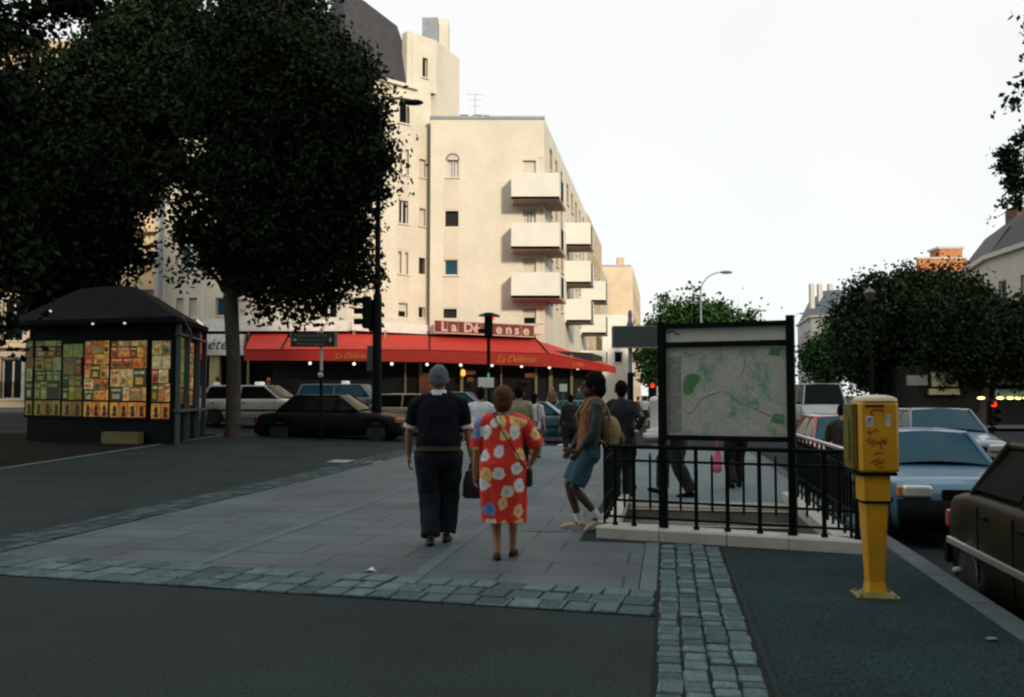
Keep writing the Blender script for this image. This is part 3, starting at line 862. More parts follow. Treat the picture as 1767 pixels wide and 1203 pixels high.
# --- receding street buildings beyond the corner block
def street_block(label, Y0, Y1, zt, mat, hue=0, endface=True, win=True, roofc=m_zinc, setx=0.0):
    xa = x940 + (Y0-Yc)*su/cu + setx; xb = x940 + (Y1-Yc)*su/cu + setx
    t = thing('apartment_building', label, 'building', (xa-4, Y0, 0))
    f1 = Facade((xa-10, Y0), (xa, Y0), 0, zt, t, mat); f1.finish()
    f2 = Facade((xa, Y0), (xb, Y1), 0, zt, t, mat)
    if win:
        n = int(f2.L/3.0)
        for fl in range(int(zt/3.0)):
            for i in range(n): f2.hole_tz(.9+i*3.0, 2.0+i*3.0, 1.0+fl*3.0, 2.7+fl*3.0, ('plain','half','grey')[(i+fl)%3])
    f2.finish()
    mb = MB(); mb.slab([(xa-10,Y0+.1,zt),(xa-.2,Y0+.1,zt),(xb-.2,Y1,zt),(xb-10,Y1,zt)], (0,0,.25)); mb.build('roof', roofc, t, world=True)
    mb = MB()
    for k in range(4): 
        x = xa-1.2-k*.2+ (Y1-Y0)*su/cu*k/4; y = Y0+1+(Y1-Y0)*k/4.2; mb.box((x-.5,y,zt),(x+.3,y+1.2,zt+1.3))
    mb.build('chimney', m_oldstone, t, world=True)
    return t, f2
street_block('old ochre stone house with roof chimneys just beyond the cream balcony block', 78, 95, 17.4, M('ochre_stone', (.55,.44,.30), .9, var=.3, scale=1.2, bump=.3))
tb, f2 = street_block('narrow pale house with small square window between ochre houses down the street', 95, 106, 15.0, m_cream)
street_block('tan gable-ended building closing the view down the boulevard', 108, 140, 17.0, M('tan_render', (.64,.52,.36), .9, var=.15, scale=.5), setx=2.8)
# low white corner house beneath, with a small window
wl = thing('corner_house', 'low white house with one small dark window past the red awning end', 'building', (X(1070,88), 88, 0))
fw = Facade((X(1040,86),86), (X(1084,86),86), 0, Z(470,110)*0+9.2, wl, m_white)
fw.hole(1060,1074,607,626,'plain'); fw.finish()
fw2 = Facade((X(1084,86),86), (X(1094,100),100), 0, 9.2, wl, m_white); fw2.finish()

# --- right side: houses behind the trees
def box_house(label, pts, zt, mat, name='apartment_building', roof=None, rh=3.0, win=(3.0,3.1), base=0.0, **k):
    cx_ = sum(p[0] for p in pts)/len(pts); cy_ = sum(p[1] for p in pts)/len(pts)
    t = thing(name, label, 'building', (cx_, cy_, 0))
    for a, b in zip(pts, pts[1:]):
        f = Facade(a, b, base, zt, t, mat)
        n = int(f.L/win[0])
        for fl in range(int((zt-1)/win[1])):
            for i in range(n):
                s_ = (f.L-n*win[0])/2 + i*win[0]
                f.hole_tz(s_+.9, s_+2.0, 1.3+fl*win[1], 3.0+fl*win[1], ('plain','double','grey','shut')[(i*2+fl)%4])
        f.finish()
        mb = MB(); f.box(mb, 0, f.L, zt, zt+.3, -.4, .35); mb.build('cornice', m_stone, t, world=True)
        if roof:
            d = f.d; n_ = -f.n
            a_, b_ = f.pt(0,zt+.3), f.pt(f.L,zt+.3)
            mb = MB(); mb.add([a_, b_, b_+n_*2+Vector((0,0,rh))-d*1.0, a_+n_*2+Vector((0,0,rh))+d*1.0, a_+n_*9, b_+n_*9], [(0,1,2,3),(3,2,5,4),(1,5,2),(0,3,4)]); mb.build('mansard_roof', roof, t, world=True)
    return t
hR = box_house('pale house with dark mansard roof and row of windows above the right trees', [(X(1655,73),73),(X(1712,62),62),(X(1850,52),52)], 10.9, M('grey_stone', (.50,.49,.44), .9, var=.12), roof=m_slate, rh=2.8)
mb = MB(); q = P(1745,350,60); mb.box((X(1778,62),63,11.4),(X(1815,62),64.5,Z(352,62))); mb.build('chimney', M('dark_brick',(.10,.065,.05),.9,var=.3,scale=3), hR, world=True)
hB = thing('apartment_building', 'brick house with stepped orange chimney and tiled roof above the trees', 'building', (X(1650,100),100,0))
m_brick = M('orange_brick', (.48,.19,.08), .9, var=.25, scale=2, bump=.3)
m_tile = M('red_tile', (.35,.12,.06), .9, var=.25, scale=2)
fb = Facade((X(1590,98),98),(X(1672,98),98),0,Z(447,98),hB,m_brick); 
for i in range(2):
    for fl in range(3): fb.hole_tz(1+i*2.2, 2.0+i*2.2, 3+fl*3.4, 4.7+fl*3.4, 'double')
fb.finish()
mb = MB(); mb.box((X(1625,99),98.6,Z(450,98)),(X(1664,99),101,Z(428,98))); mb.build('chimney', m_brick, hB, world=True)
mb = MB(); mb.box((X(1622,99),98.5,Z(428,98)),(X(1667,99),101.2,Z(424,98))); mb.build('chimney_cap', m_stone, hB, world=True)
mb = MB(); a, b, c = (X(1664,98),98.2,Z(440,98)), (X(1700,98),98.2,Z(462,98)), (X(1664,98),98.2,Z(468,98)); mb.slab([a,c,b], (0,6,0)); mb.build('tiled_roof', m_tile, hB, world=True)
mb = MB(); mb.box((X(1588,98),97.9,Z(447,98)),(X(1674,98),98.6,Z(444,98))); mb.build('cornice', m_stone, hB, world=True)
hF = box_house('distant grey mansard house at the end of the boulevard, right of the map board', [(X(1378,170),170),(X(1402,150),150),(X(1452,146),146)], 14.5, M('far_stone', (.42,.42,.40), .9, var=.12), roof=M('far_slate', (.10,.13,.15), .7, var=.2), rh=4.2)
mb = MB()
for px in (1402,1416,1434): mb.box((X(px,150),150,16),(X(px+7,150),151,20.2))
mb.build('chimney', m_stone, hF, world=True)
# ground-floor cafe at right
cr = thing('corner_cafe', 'dark cafe front with pale blind and row of yellow lamps under the right trees', 'building', (X(1700,44),44,0))
mb = MB(); mb.box((X(1585,46),46,0),(X(1860,46),50,3.05)); mb.build('wall', m_dark, cr, world=True)
m_blind = M('grey_blue_blind', (.16,.22,.30), .7, var=.2, scale=1.5); m_lint = M('yellowed_sign', (.42,.40,.24), .7, var=.15, scale=1.5)
for (a,b,y0,y1,mm,nm) in ((1608,1652,642,667,m_lint,'sign_panel'),(1603,1655,671,681,m_lint,'sign_panel'),(1566,1600,648,665,m_concrete,'sign_panel'),(1716,1790,672,686,m_blind,'blind'),(1700,1708,650,662,m_lint,'sign_panel'),(1722,1790,652,664,m_concrete,'sign_panel')):
    mb = MB(); mb.box((X(a,45.7),45.6,Z(y1,45.7)),(X(b,45.7),45.8,Z(y0,45.7))); mb.build(nm, mm, cr, world=True)
m_yl = M('yellow_lamp', (1,.85,.25), .5, var=0, emit=2.5)
for px in (1693,1726,1743,1758,1772):
    q = P(px,687,45.3); mb = MB(); mb.ell(q,(.2,.08,.07),n=10,m=6); mb.build('lamp', m_yl, cr, world=True)
q = P(1712,694.5,44.5)

# --- unseen houses added behind the viewer to keep the low sun off the square
m_dstone = M('dark_stone', (.22,.21,.19), .9)  # stone darkened so the unseen row bounces less light onto the square
hb = thing('apartment_building', 'unseen tall row of houses added behind the viewer to shade the square', 'building', (10,-18,0))
fB = Facade((60,-16),(-45,-16),0,28.5,hb,m_dstone)
for fl in range(7):
    for i in range(24): fB.hole_tz(2+i*4.2, 3.3+i*4.2, 2+fl*3.6, 4.2+fl*3.6, 'plain')
# plain walls suffice behind the camera
fB.holes = fB.holes[::6]
fB.finish()
mb = MB(); mb.box((-45,-30,0),(60,-16.6,28.4)); mb.build('block', m_dstone, hb, world=True)

# ---------------------------------------------------------------- trees
def leaf_mat(name, col, isl=.75):
    m = M(name, col, .7, var=.3, scale=1.2, island=isl, spec=.08, ior=1.3)
    return m
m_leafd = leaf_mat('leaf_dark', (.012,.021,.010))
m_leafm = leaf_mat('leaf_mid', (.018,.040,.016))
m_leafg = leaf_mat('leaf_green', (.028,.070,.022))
def leaves(name, blobs, n, size, seed, parent, mat, per=45, sig=.28, shell=.45, sat=5):
    rg = np.random.default_rng(seed)
    blobs = [tuple(b) for b in blobs]
    if sat:
        rs_ = random.Random(seed*7+1); ext = []
        for b in blobs:
            for k in range(sat):
                d_ = Vector((rs_.gauss(0,1), rs_.gauss(0,1), rs_.gauss(0,1)-.15)).normalized(); q_ = rs_.uniform(.17,.34)
                ext.append((Vector(b[0]) + d_*b[1]*rs_.uniform(.84,1.15), b[1]*q_, b[1]*q_, b[1]*q_*rs_.uniform(.5,1.0)))
        blobs = [(b[0],)+tuple(x*.83 for x in b[1:]) for b in blobs] + ext
    bl_ = np.array([[*b[0], b[1], b[2] if len(b) > 2 else b[1], b[3] if len(b) > 3 else b[1]] for b in blobs], float)
    wt = (bl_[:,3]*bl_[:,4]*bl_[:,5])**(.8); wt /= wt.sum()
    nc = max(1, n//per)
    idx = rg.choice(len(bl_), nc, p=wt)
    d = rg.normal(size=(nc,3)); d /= np.linalg.norm(d, axis=1)[:,None]
    r = rg.random(nc)**shell
    cen = bl_[idx,:3] + d*r[:,None]*bl_[idx][:,[3,4,5]]
    pos = np.repeat(cen, per, axis=0) + rg.normal(size=(nc*per,3))*sig*np.repeat(rg.uniform(.6,1.3,nc), per)[:,None]
    N = len(pos)
    a = rg.normal(size=(N,3)); a /= np.linalg.norm(a, axis=1)[:,None]
    b = rg.normal(size=(N,3)); b -= a*(a*b).sum(1)[:,None]; b /= np.linalg.norm(b, axis=1)[:,None]
    s = size*rg.uniform(.6,1.25,N)[:,None]
    V = np.stack([pos-a*s*.5, pos+b*s*.30+a*s*.02, pos+a*s*.5, pos-b*s*.30+a*s*.02], axis=1).reshape(-1,3)
    V -= np.array(parent.location)
    me = bpy.data.meshes.new(name)
    me.vertices.add(N*4); me.vertices.foreach_set('co', V.astype(np.float32).ravel())
    me.loops.add(N*4); me.loops.foreach_set('vertex_index', np.arange(N*4, dtype=np.int32))
    me.polygons.add(N); me.polygons.foreach_set('loop_start', np.arange(0, N*4, 4, dtype=np.int32))
    me.polygons.foreach_set('loop_total', np.full(N, 4, dtype=np.int32))
    me.update(calc_edges=True); me.materials.append(mat)
    o = bpy.data.objects.new(name, me); COL.objects.link(o); o.parent = parent
    return o
def trunk(parent, pts, rs, limbs, seed=0):
    rg = random.Random(seed)
    off = parent.location
    mb = MB()
    def wob(p0, p1, n, k):
        out = []
        for i in range(n+1):
            t = i/n; p = Vector(p0).lerp(Vector(p1), t)
            if 0 < i < n: p += Vector((rg.uniform(-k,k), rg.uniform(-k,k), rg.uniform(-k,k)*.5))
            out.append(p)
        return out
    mb.tube(pts, rs, n=14)
    for (p0, p1, r0, r1) in limbs:
        q = wob(p0, p1, 5, (Vector(p1)-Vector(p0)).length*.05)
        mb.tube(q, [r0+(r1-r0)*i/5 for i in range(6)], n=9)
        for k in range(3 if (r0 > .05 and not parent['label'].startswith('near tree whose')) else 0):
            i = rg.choice((2,3,4)); d = (Vector(p1)-Vector(p0))*rg.uniform(.3,.5)
            d = Vector((d.x+rg.uniform(-1,1)*d.length*.7, d.y+rg.uniform(-1,1)*d.length*.7, d.z))
            mb.tube(wob(q[i], q[i]+d, 3, .1), [r0*.45, r0*.35, r0*.22, r0*.1], n=6)
    return mb.build('trunk', m_bark, parent, off=off)
def tree(label, base, crown_blobs, n, size, seed, mat, tr=.2, fork=None, group='trees round the square', name='plane_tree', per=45, sig=.28, extra=None, limbn=6):
    t = thing(name, label, 'tree', base, 0, group)
    c = Vector((0,0,0)); 
    for b in crown_blobs: c += Vector(b[0])
    c /= len(crown_blobs)
    base = Vector(base); fork = Vector(fork) if fork else base.lerp(c, .55)
    mid = base.lerp(fork, .5) + Vector((.06,0,0))
    rg = random.Random(seed)
    bl2 = sorted(crown_blobs, key=lambda b: -b[1])[:limbn]
    trunk(t, [base+Vector((0,0,-.05)), base+Vector((0,0,.25)), mid, fork, fork+Vector((.0,0,.15))], [tr*1.45, tr*1.08, tr*.95, tr*1.0, tr*.7],
          [(fork, b[0], tr*.62, tr*.12) for b in bl2] + (extra or []), seed)
    leaves('crown', crown_blobs, n, size, seed, t, mat, per, sig)
    return t
def B(px, py, Y, rpx, dz=1.0):      # crown mass seen round pixel px,py at distance Y
    r = rpx*Y/F
    return (P(px,py,Y), r, r*1.0, r*dz)
# main plane tree
tb_ = G(400, 757, .20); tb_ = Vector((X(403,27), 27, gz(X(403,27),27)))
fk = P(398, 512, 27)
blobs = [B(470,200,27,120), B(570,220,27.5,100), B(560,330,27,110), B(450,330,26.5,120), B(500,430,27,95), B(590,420,27.5,60), B(380,420,27,62),
         B(560,130,28,95), B(430,90,27,120), B(368,290,26.5,60), B(620,300,27,58), B(560,485,27,52), B(620,470,27,30), B(350,462,26.7,26), B(446,452,27.4,22), B(320,400,27,32),
         B(490,500,26.5,40), B(520,525,27,24), B(322,350,27,24), B(312,440,27,15), B(320,478,27,12), B(432,540,27,14), B(478,545,27,16), B(598,508,27,17), B(648,420,27,16), B(652,380,27.3,15), B(545,535,27,12), B(480,30,28,110), B(640,200,27.5,45), B(650,260,27.5,34), B(620,130,28,40), B(648,325,27.5,20)]
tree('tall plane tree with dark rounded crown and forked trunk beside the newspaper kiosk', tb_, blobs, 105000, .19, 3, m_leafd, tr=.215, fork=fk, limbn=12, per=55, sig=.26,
     extra=[(fk, P(352,455,27), .11,.03), (fk, P(470,400,27), .15,.05), (fk, P(378,440,27), .14, .06)])
# tree over the kiosk
bl2 = [B(125,205,30,140), B(230,150,30,140), B(60,330,30,130), B(150,330,29,130), B(245,300,30,62), B(240,230,30,80), B(130,430,29,95), B(40,440,29,80), B(165,450,30,45), B(60,530,30,42), B(215,85,31,90), B(300,170,30,80), B(305,60,31,110), B(15,225,30,105), B(120,505,30,60), B(170,492,29.5,24)]
b0 = Vector((X(160,30),30,gz(X(160,30),30)))
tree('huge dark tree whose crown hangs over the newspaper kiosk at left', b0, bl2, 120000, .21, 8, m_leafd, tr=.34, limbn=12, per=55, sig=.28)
bl3 = [B(-60,170,20,90), B(-120,300,20,170), B(-40,420,20,80), B(60,20,20.5,26), B(10,30,20,22), B(130,-10,20.5,40), B(-70,30,20,50), B(8,570,21,18)]
b1 = Vector((X(-90,20),20,gz(X(-90,20),20)))
tree('near dark tree at the left edge reaching over the kiosk roof', b1, bl3, 34000, .22, 12, m_leafd, tr=.24, limbn=2, per=30, sig=.3)
# right-hand side
rt = [('broad dark tree in the row at right, behind the blue car', 1560, 50, [B(1530,520,50,55), B(1588,502,50,38), B(1600,540,50,70), B(1500,560,50,52), B(1545,600,50,62), B(1490,610,50,42), B(1606,500,50,36), B(1472,580,50,30), B(1500,505,50,28), B(1570,480,50,16), B(1530,650,50,36), B(1590,640,50,50), B(1480,640,50,28), B(1610,590,50,50), B(1500,660,50,24), B(1545,668,50,22)], 60000),
      ('dark tree at right in front of the pale mansard house', 1690, 46, [B(1690,560,46,56), B(1740,585,46,60), B(1650,560,46,60), B(1700,600,46,62), B(1790,560,46,56), B(1640,605,46,58), B(1770,620,46,60), B(1655,520,46,32), B(1735,630,46,44), B(1690,515,46,22), B(1650,640,46,34), B(1700,650,46,24), B(1790,590,46,60)], 62000),
      ('dark tree behind the yellow machine in the middle of the right row', 1608, 56, [B(1590,600,56,60), B(1640,620,56,52), B(1530,630,56,46), B(1620,560,56,50), B(1480,600,56,36), B(1680,560,56,50), B(1560,560,56,60)], 30000)]
for lab, px, Y, bb, n in rt:
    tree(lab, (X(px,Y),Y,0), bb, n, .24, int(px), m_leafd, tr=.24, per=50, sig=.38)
tree('green tree beside the distant mansard house, right of the map board', (X(1425,85),85,0), [B(1425,600,85,32), B(1450,580,85,30), B(1405,620,85,24), B(1460,620,85,30), B(1430,640,85,22), B(1445,560,85,20)], 9000, .42, 31, m_leafg, tr=.22, sig=.55)
for lab, px, Y, bb, n, mt_ in (('green leafy tree on the central strip behind the map board', 1200, 62, [B(1200,560,62,50), B(1170,555,62,36), B(1235,560,62,34), B(1205,535,62,17), B(1150,600,62,34), B(1190,620,62,40), B(1140,560,62,18), B(1265,560,62,24), B(1296,556,62,16), B(1300,600,62,26)], 15000, m_leafg),
      ('darker tree on the central strip left of the map board', 1128, 80, [B(1128,620,80,28), B(1135,590,80,20), B(1150,640,80,24), B(1120,650,80,16), B(1126,566,80,10)], 9000, m_leafm)):
    tree(lab, (X(px,Y),Y,0), bb, n, .34, int(px), mt_, tr=.2, sig=.42)
# near branch hanging in at top right
bn_ = [((10.6,15.5,8.2),1.7), ((9.5,15,6.6),.8), (P(1757,268,15),.42,.42,.30), (P(1738,283,15),.26), (P(1764,315,15),.28), (P(1752,340,15),.16,.16,.1), (P(1712,376,15),.13,.2,.09), (P(1733,352,15),.13,.13,.08), (P(1772,100,15),.2), (P(1725,262,15),.1,.1,.07), ((14.6,16,9.5),2.4), ((10.4,15,5.4),.8)]
nt_ = tree('near tree whose leafy twigs reach in at the top right edge', (12.2,16.2,0), bn_, 9000, .14, 44, m_leafm, tr=.26, per=22, sig=.13, limbn=2, fork=(12.0,16.2,5.0),
     extra=[((12.0,16.2,5.0), P(1790,330,15), .09,.02), (P(1790,330,15), P(1745,270,15), .02,.006), (P(1790,330,15), P(1715,378,15), .016,.004)])
spr = [(P(px,py,15), r) for px,py,r in ((1745,268,.16),(1728,262,.09),(1712,268,.05),(1735,285,.13),(1752,295,.15),(1722,295,.07),(1760,320,.14),(1748,335,.10),(1735,352,.08),(1716,374,.06),(1703,378,.04),(1742,318,.08),(1764,240,.15),(1762,100,.08),(1758,350,.1))]
leaves('twig_leaves', spr*2, 1500, .085, 9, nt_, m_leafm, per=10, sig=.05, sat=0)

# ---------------------------------------------------------------- newspaper kiosk
kA = Vector((X(48,25.5), 25.5, 0)); kB = Vector((X(300,24.0), 24.0, 0)); kC = Vector((X(345,27.5), 27.5, 0))
gk = gz(-10.5, 25)-.02
kk = thing('newspaper_kiosk', 'dark newspaper kiosk with curved roof and panels covered in orange magazine posters', 'kiosk', ((kA.x+kC.x)/2, 26, gk))
f1 = Facade((kA.x,kA.y),(kB.x,kB.y), gk, 3.55, kk, m_green, depth=.05, back=.06); f2_ = Facade((kB.x,kB.y),(kC.x,kC.y), gk, 3.55, kk, m_green, depth=.05, back=.06)
f1.finish('body'); f2_.finish('body')
mb = MB()
kD = kC + (kA-kB); mb.slab([(kA.x,kA.y+.52,gk),(kB.x-.4,kB.y+.52,gk),(kC.x-.52,kC.y,gk),(kD.x,kD.y,gk)], (0,0,3.3)); mb.build('core', m_green, kk, world=True)
pal = [srgb(230,140,60), srgb(240,175,90), srgb(225,205,160), srgb(205,90,45), srgb(205,200,180), srgb(70,72,50), srgb(60,90,45), srgb(190,130,60), srgb(240,190,80), srgb(150,150,110), srgb(228,220,200)]
pm = [M('magazine_cover_glow', (p[0]*.72, p[1]*.66, p[2]*.42), .5, var=.6, scale=9, emit=.20) for p in pal]  # faint glow added so the covers read bright in the tree's shade
pmd = [M('magazine_cover_dim', tuple(c*a for c, a in zip(p, (.38,.60,.26))), .5, var=.5, scale=9, emit=.05) for p in pal]  # same palette, darker and greener, with a fainter added glow
rp = random.Random(21)
m_por = M('cover_portrait', (.03,.02,.015), .5, var=.3, scale=20)
def poster_panel(f, t0, t1, z0, z1, dim=False, seed=0):
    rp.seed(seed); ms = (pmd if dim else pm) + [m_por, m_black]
    mb = MB(); f.box(mb, t0-.04, t1+.04, z0-.05, z1+.05, -.01, .05, len(ms)-1)
    rows = 6; rh = (z1-z0)/rows; z = z0
    # bottom strip: orange covers with a dark portrait each
    w = t1-t0; k = max(1, int(round(w/.28)))
    for i in range(k):
        a, b = t0+w*i/k+.01, t0+w*(i+1)/k-.01
        f.box(mb, a, b, z+.02, z+.42, .051, .056, 0 if i % 2 else 1)
        c = (a+b)/2
        n = 10; mb.slab([f.pt(c+.062*math.cos(q)+.02, z+.24+.10*math.sin(q), .0575) for q in [2*math.pi*j/n for j in range(n)]], f.n*.003, len(ms)-2)
        f.box(mb, c-.05, c+.09, z+.04, z+.15, .0565, .060, len(ms)-2)
    z += .46
    while z < z1-.12:
        h = min(rp.choice((.3,.38,.5)), z1-z); t = t0
        while t < t1-.06:
            ww = min(rp.choice((.22,.32,.42)), t1-t)
            c = rp.choice(range(len(pal))); f.box(mb, t+.008, t+ww-.008, z+.01, z+h-.01, .051, .056, c)
            if ww > .12 and h > .15:
                c2 = rp.choice(range(len(pal))); f.box(mb, t+ww*.2, t+ww*.75, z+h*.15, z+h*.5, .0565, .059, c2)
                f.box(mb, t+ww*.12, t+ww*.85, z+h*.7, z+h*.84, .0565, .059, rp.choice((2,4,10,3)))
            t += ww
        z += h
    o = mb.build('poster_panel', ms, kk, world=True)
    o['label'] = 'dim greenish poster panel' if dim else 'bright orange poster panel'
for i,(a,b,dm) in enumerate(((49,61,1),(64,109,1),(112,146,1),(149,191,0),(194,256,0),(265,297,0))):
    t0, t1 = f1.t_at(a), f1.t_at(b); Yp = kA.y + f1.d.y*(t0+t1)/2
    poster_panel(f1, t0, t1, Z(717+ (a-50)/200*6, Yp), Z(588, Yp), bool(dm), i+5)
poster_panel(f2_, .5, .95, 1.25, 3.1, True, 40); poster_panel(f2_, 1.6, 2.2, 1.2, 3.1, False, 41)
mb = MB()
for t in (.06, 1.25, 2.7, 3.7): f2_.box(mb, t, t+.07, gk, 3.4, .0, .14)
f2_.box(mb, 0, f2_.L, 1.05, 1.12, .0, .2); f2_.box(mb, 0, f2_.L, 3.12, 3.17, .0, .16)
mb.tube([f2_.pt(.1,3.6,.18), f2_.pt(1.3,3.15,.18)], .03, n=6)
mb.build('side_frame', m_grey, kk, world=True)
# roof: swept hip
cx_, cy_ = (kA.x+kC.x)/2, (kA.y+kC.y)/2+.6
plan = [Vector((kA.x-.35,kA.y-.45,0)), Vector((kB.x+.15,kB.y-.55,0)), Vector((kC.x+.15,kC.y,0)), Vector((kD.x-.2,kD.y+.4,0))]
cc = sum(plan, Vector())/4
mb = MB(); rings = []
for k, z in ((.98, 3.40), (1.03, 3.44), (1.04, 3.56), (.86, 3.80), (.66, 4.10), (.46, 4.42), (.34, 4.58), (.16, 4.66), (.02,4.68)):
    ring = []
    for a, b in zip(plan, plan[1:]+plan[:1]):
        for t in (0.02,.3,.7,.98):
            p = a.lerp(b,t); q = cc + (p-cc)*k; ring.append((q.x,q.y,z))
    rings.append(ring)
mb.loft(rings, 0, False); mb.build('roof', M('kiosk_roof', (.013,.012,.015), .8, spec=.15, ior=1.35, var=.3, scale=2, bump=.2), kk, world=True)
mb = MB()
for px, py in ((87,537),(160,559),(215,558)):
    q = P(px,py,23.7); mb.ell(q, (.04,.03,.03), n=8, m=5)
mb.tube([P(340,552,26.8), P(350,562,26.8)], .035, n=6)
mb.build('spotlight', M('spot_glass', (.8,.75,.5), .3, var=0, emit=.6), kk, world=True)
mb = MB(); f1.box(mb, f1.t_at(190), f1.t_at(252), gk+.01, gk+.32, .02, .25); mb.build('plinth_box', M('olive_board', (.16,.14,.06), .9, var=.3, scale=3), kk, world=True)

# ---------------------------------------------------------------- street furniture
# lamp column with traffic lights
YT = 27.0; xT = X(650,YT); gT = gz(xT,YT)
lp = thing('street_lamp', 'tall dark lamp column at the crossing carrying black traffic lights, left of the grey-haired man', 'lamp', (xT,YT,gT))
mb = MB(); top_ = P(660,178,YT)
mb.tube([(xT,YT,gT),(xT,YT,gT+1.2),(xT,YT,Z(510,YT)),(xT,YT,Z(510,YT)+.1),(xT,YT,top_.z-.4),(xT+.05,YT,top_.z)], [.17,.15,.13,.09,.065,.06], n=12); mb.build('column', m_green, lp, world=True)
mb = MB(); mb.tube([(xT+.05,YT,top_.z-.02), (xT+.15,YT-.05,top_.z+.12), P(690,170,YT), P(708,173,YT)], [.05,.045,.04,.04], n=8); mb.build('arm', m_grey, lp, world=True)
mb = MB(); q = P(714,177,YT); mb.ell(q, (.30,.14,.09)); mb.build('lamp_head', m_black, lp, world=True)
mb = MB(); mb.box((xT-.12,YT-.2,Z(640,YT)),(xT-.115,YT+.3,Z(600,YT))); mb.box((xT-.3,YT-.02,Z(640,YT)),(xT-.13,YT+.01,Z(597,YT))); mb.build('sign_plate', m_grey, lp, world=True)
tlm = [M('signal_lens', c, .3, var=0) for c in ((.10,.01,.01),(.10,.05,.01),(.01,.08,.03))]
def signal(name, label, q, rz, parent=None, n=3, s=1.0, lit=None, group=None):
    """signal head facing local -Y, hung with its top at q"""
    t = thing(name, label, 'traffic light', q, rz, group)
    mb = MB(); h = .32*n*s; mb.bbox((-.17*s,-.10*s,-h),(.17*s,.16*s,0), .04); mb.build('housing', m_green, t)
    for i in range(n):
        z = -h + h*(i+.5)/n
        mb = MB(); mb.lathe([(.001,.10*s),(.10*s,.10*s),(.115*s,.11*s),(.115*s,.12*s)], (0,0,z), n=14, axis='Y')
        lm = tlm[2-i if n == 3 else (2 if i==0 else 0)]
        if lit is not None and lit[0] == i: lm = lit[1]
        lens = mb.build('lens', lm, t)
        mb = MB(); rings=[]
        for j in range(11):
            a = math.pi*(-.08+1.16*j/10); c, s_ = math.cos(a)*.135*s, math.sin(a)*.135*s
            rings.append([(c,-.10*s,z+s_),(c*1.0,-.36*s,z+s_*1.0),(c*.92,-.36*s,z+s_*.92),(c*.92,-.10*s,z+s_*.92)])
        mb.loft(rings, 0, False); mb.build('visor', m_green, t)
    return t
s1 = signal('traffic_light', 'black three-lens traffic light facing left on the tall lamp column', (xT-.34,YT,Z(512,YT)), -math.pi*.5+.12)
mb = MB(); mb.box((-.06,.1,-.3),(.06,.34,-.22)); mb.box((-.06,.1,-.9),(.06,.34,-.82)); mb.build('bracket', m_green, s1)
s3 = signal('traffic_light', 'black traffic light seen edge-on at the back of the tall lamp column', (xT-.10,YT+.28,Z(516,YT)), math.pi*.9)
m_greenlit = M('green_signal', (.02,.55,.2), .4, var=0, emit=.5)
m_redlit = M('red_signal', (1,.04,.01), .4, var=0, emit=1.3)
# hooded pole in front of the cafe
YH = 24.0; xH = X(843,YH)
hp = thing('signal_pole', 'slim dark pole with winged hood and small green light before the cafe sign', 'pole', (xH,YH,0))
mb = MB(); mb.tube([(xH,YH,0),(xH,YH,Z(600,YH)),(xH,YH,Z(545,YH))],[.06,.05,.05],n=10); mb.build('column', m_green, hp, world=True)
mb = MB(); zz = Z(540,YH); mb.bbox((xH-.11,YH-.1,Z(581,YH)),(xH+.11,YH+.12,zz),.03)
mb.build('housing', m_green, hp, world=True)
mb = MB(); mb.loft([[(xH-.27,YH+.02,zz-.05),(xH-.27,YH+.05,zz-.09),(xH-.27,YH-.1,zz-.09)],[(xH-.08,YH+.1,zz+.02),(xH-.08,YH+.1,zz-.1),(xH-.08,YH-.2,zz-.1)],[(xH+.08,YH+.1,zz+.02),(xH+.08,YH+.1,zz-.1),(xH+.08,YH-.2,zz-.1)],[(xH+.30,YH+.02,zz-.06),(xH+.30,YH+.05,zz-.12),(xH+.30,YH-.1,zz-.12)]],0,False); mb.build('hood', m_green, hp, world=True)
mb = MB(); mb.ell((xH+.13,YH-.06,Z(550,YH)),(.035,.04,.035),n=8,m=6); mb.build('red_lens', m_redlit, hp, world=True)
mb = MB(); mb.box((xH-.02,YH-.08,Z(652,YH)),(xH+.02,YH-.055,Z(644,YH))); mb.build('green_lens', m_greenlit, hp, world=True)
mb = MB(); mb.box((xH-.28,YH-.1,Z(575,YH)),(xH-.10,YH+.06,Z(568,YH))); mb.build('side_bracket', m_green, hp, world=True)
# direction sign
YD = 26.0; xD = X(554,YD); gD = gz(xD,YD)
ds = thing('direction_sign', 'dark green direction sign with three lines of text on a thin post', 'sign', (xD,YD,gD))
mb = MB(); mb.tube([(xD,YD,gD),(xD,YD,Z(640,YD))],.05,n=8); mb.build('post', m_black, ds, world=True)
mb = MB(); mb.tube([(xD,YD,Z(640,YD)),(xD,YD,Z(566,YD))],.042,n=8); mb.build('upper_post', m_stone, ds, world=True)
a, b = X(503,YD), X(578,YD); mb = MB(); mb.bbox((a,YD-.11,Z(599,YD)),(b,YD-.06,Z(575,YD)),.015); pn = mb.build('panel', M('sign_green', (.012,.022,.018), .5), ds, world=True)
mb = MB(); mb.box((b+.002,YD-.11,Z(599,YD)),(b+.07,YD-.02,Z(574,YD))); mb.box((a-.03,YD-.11,Z(599,YD)),(a-.002,YD-.06,Z(574,YD))); mb.build('edge_trim', m_concrete, ds, world=True)
m_sgnt = M('sign_text', (.18,.22,.20), .6)
for i, s_ in enumerate(('Centre Commercial', 'la Porte de Vanves', 'Palais des Sports')):
    lettering(s_, .115, (a+.56,YD-.115,Z(579.5+i*7.3,YD)), ds, m_sgnt)
mb = MB(); q = (a+.10,YD-.115,Z(587,YD)); mb.ell(q,(.05,.008,.035),n=8,m=5); mb.ell((b-.13,YD-.115,Z(587,YD)),(.03,.008,.07),n=8,m=5); mb.build('pictogram', m_stone, ds, world=True)
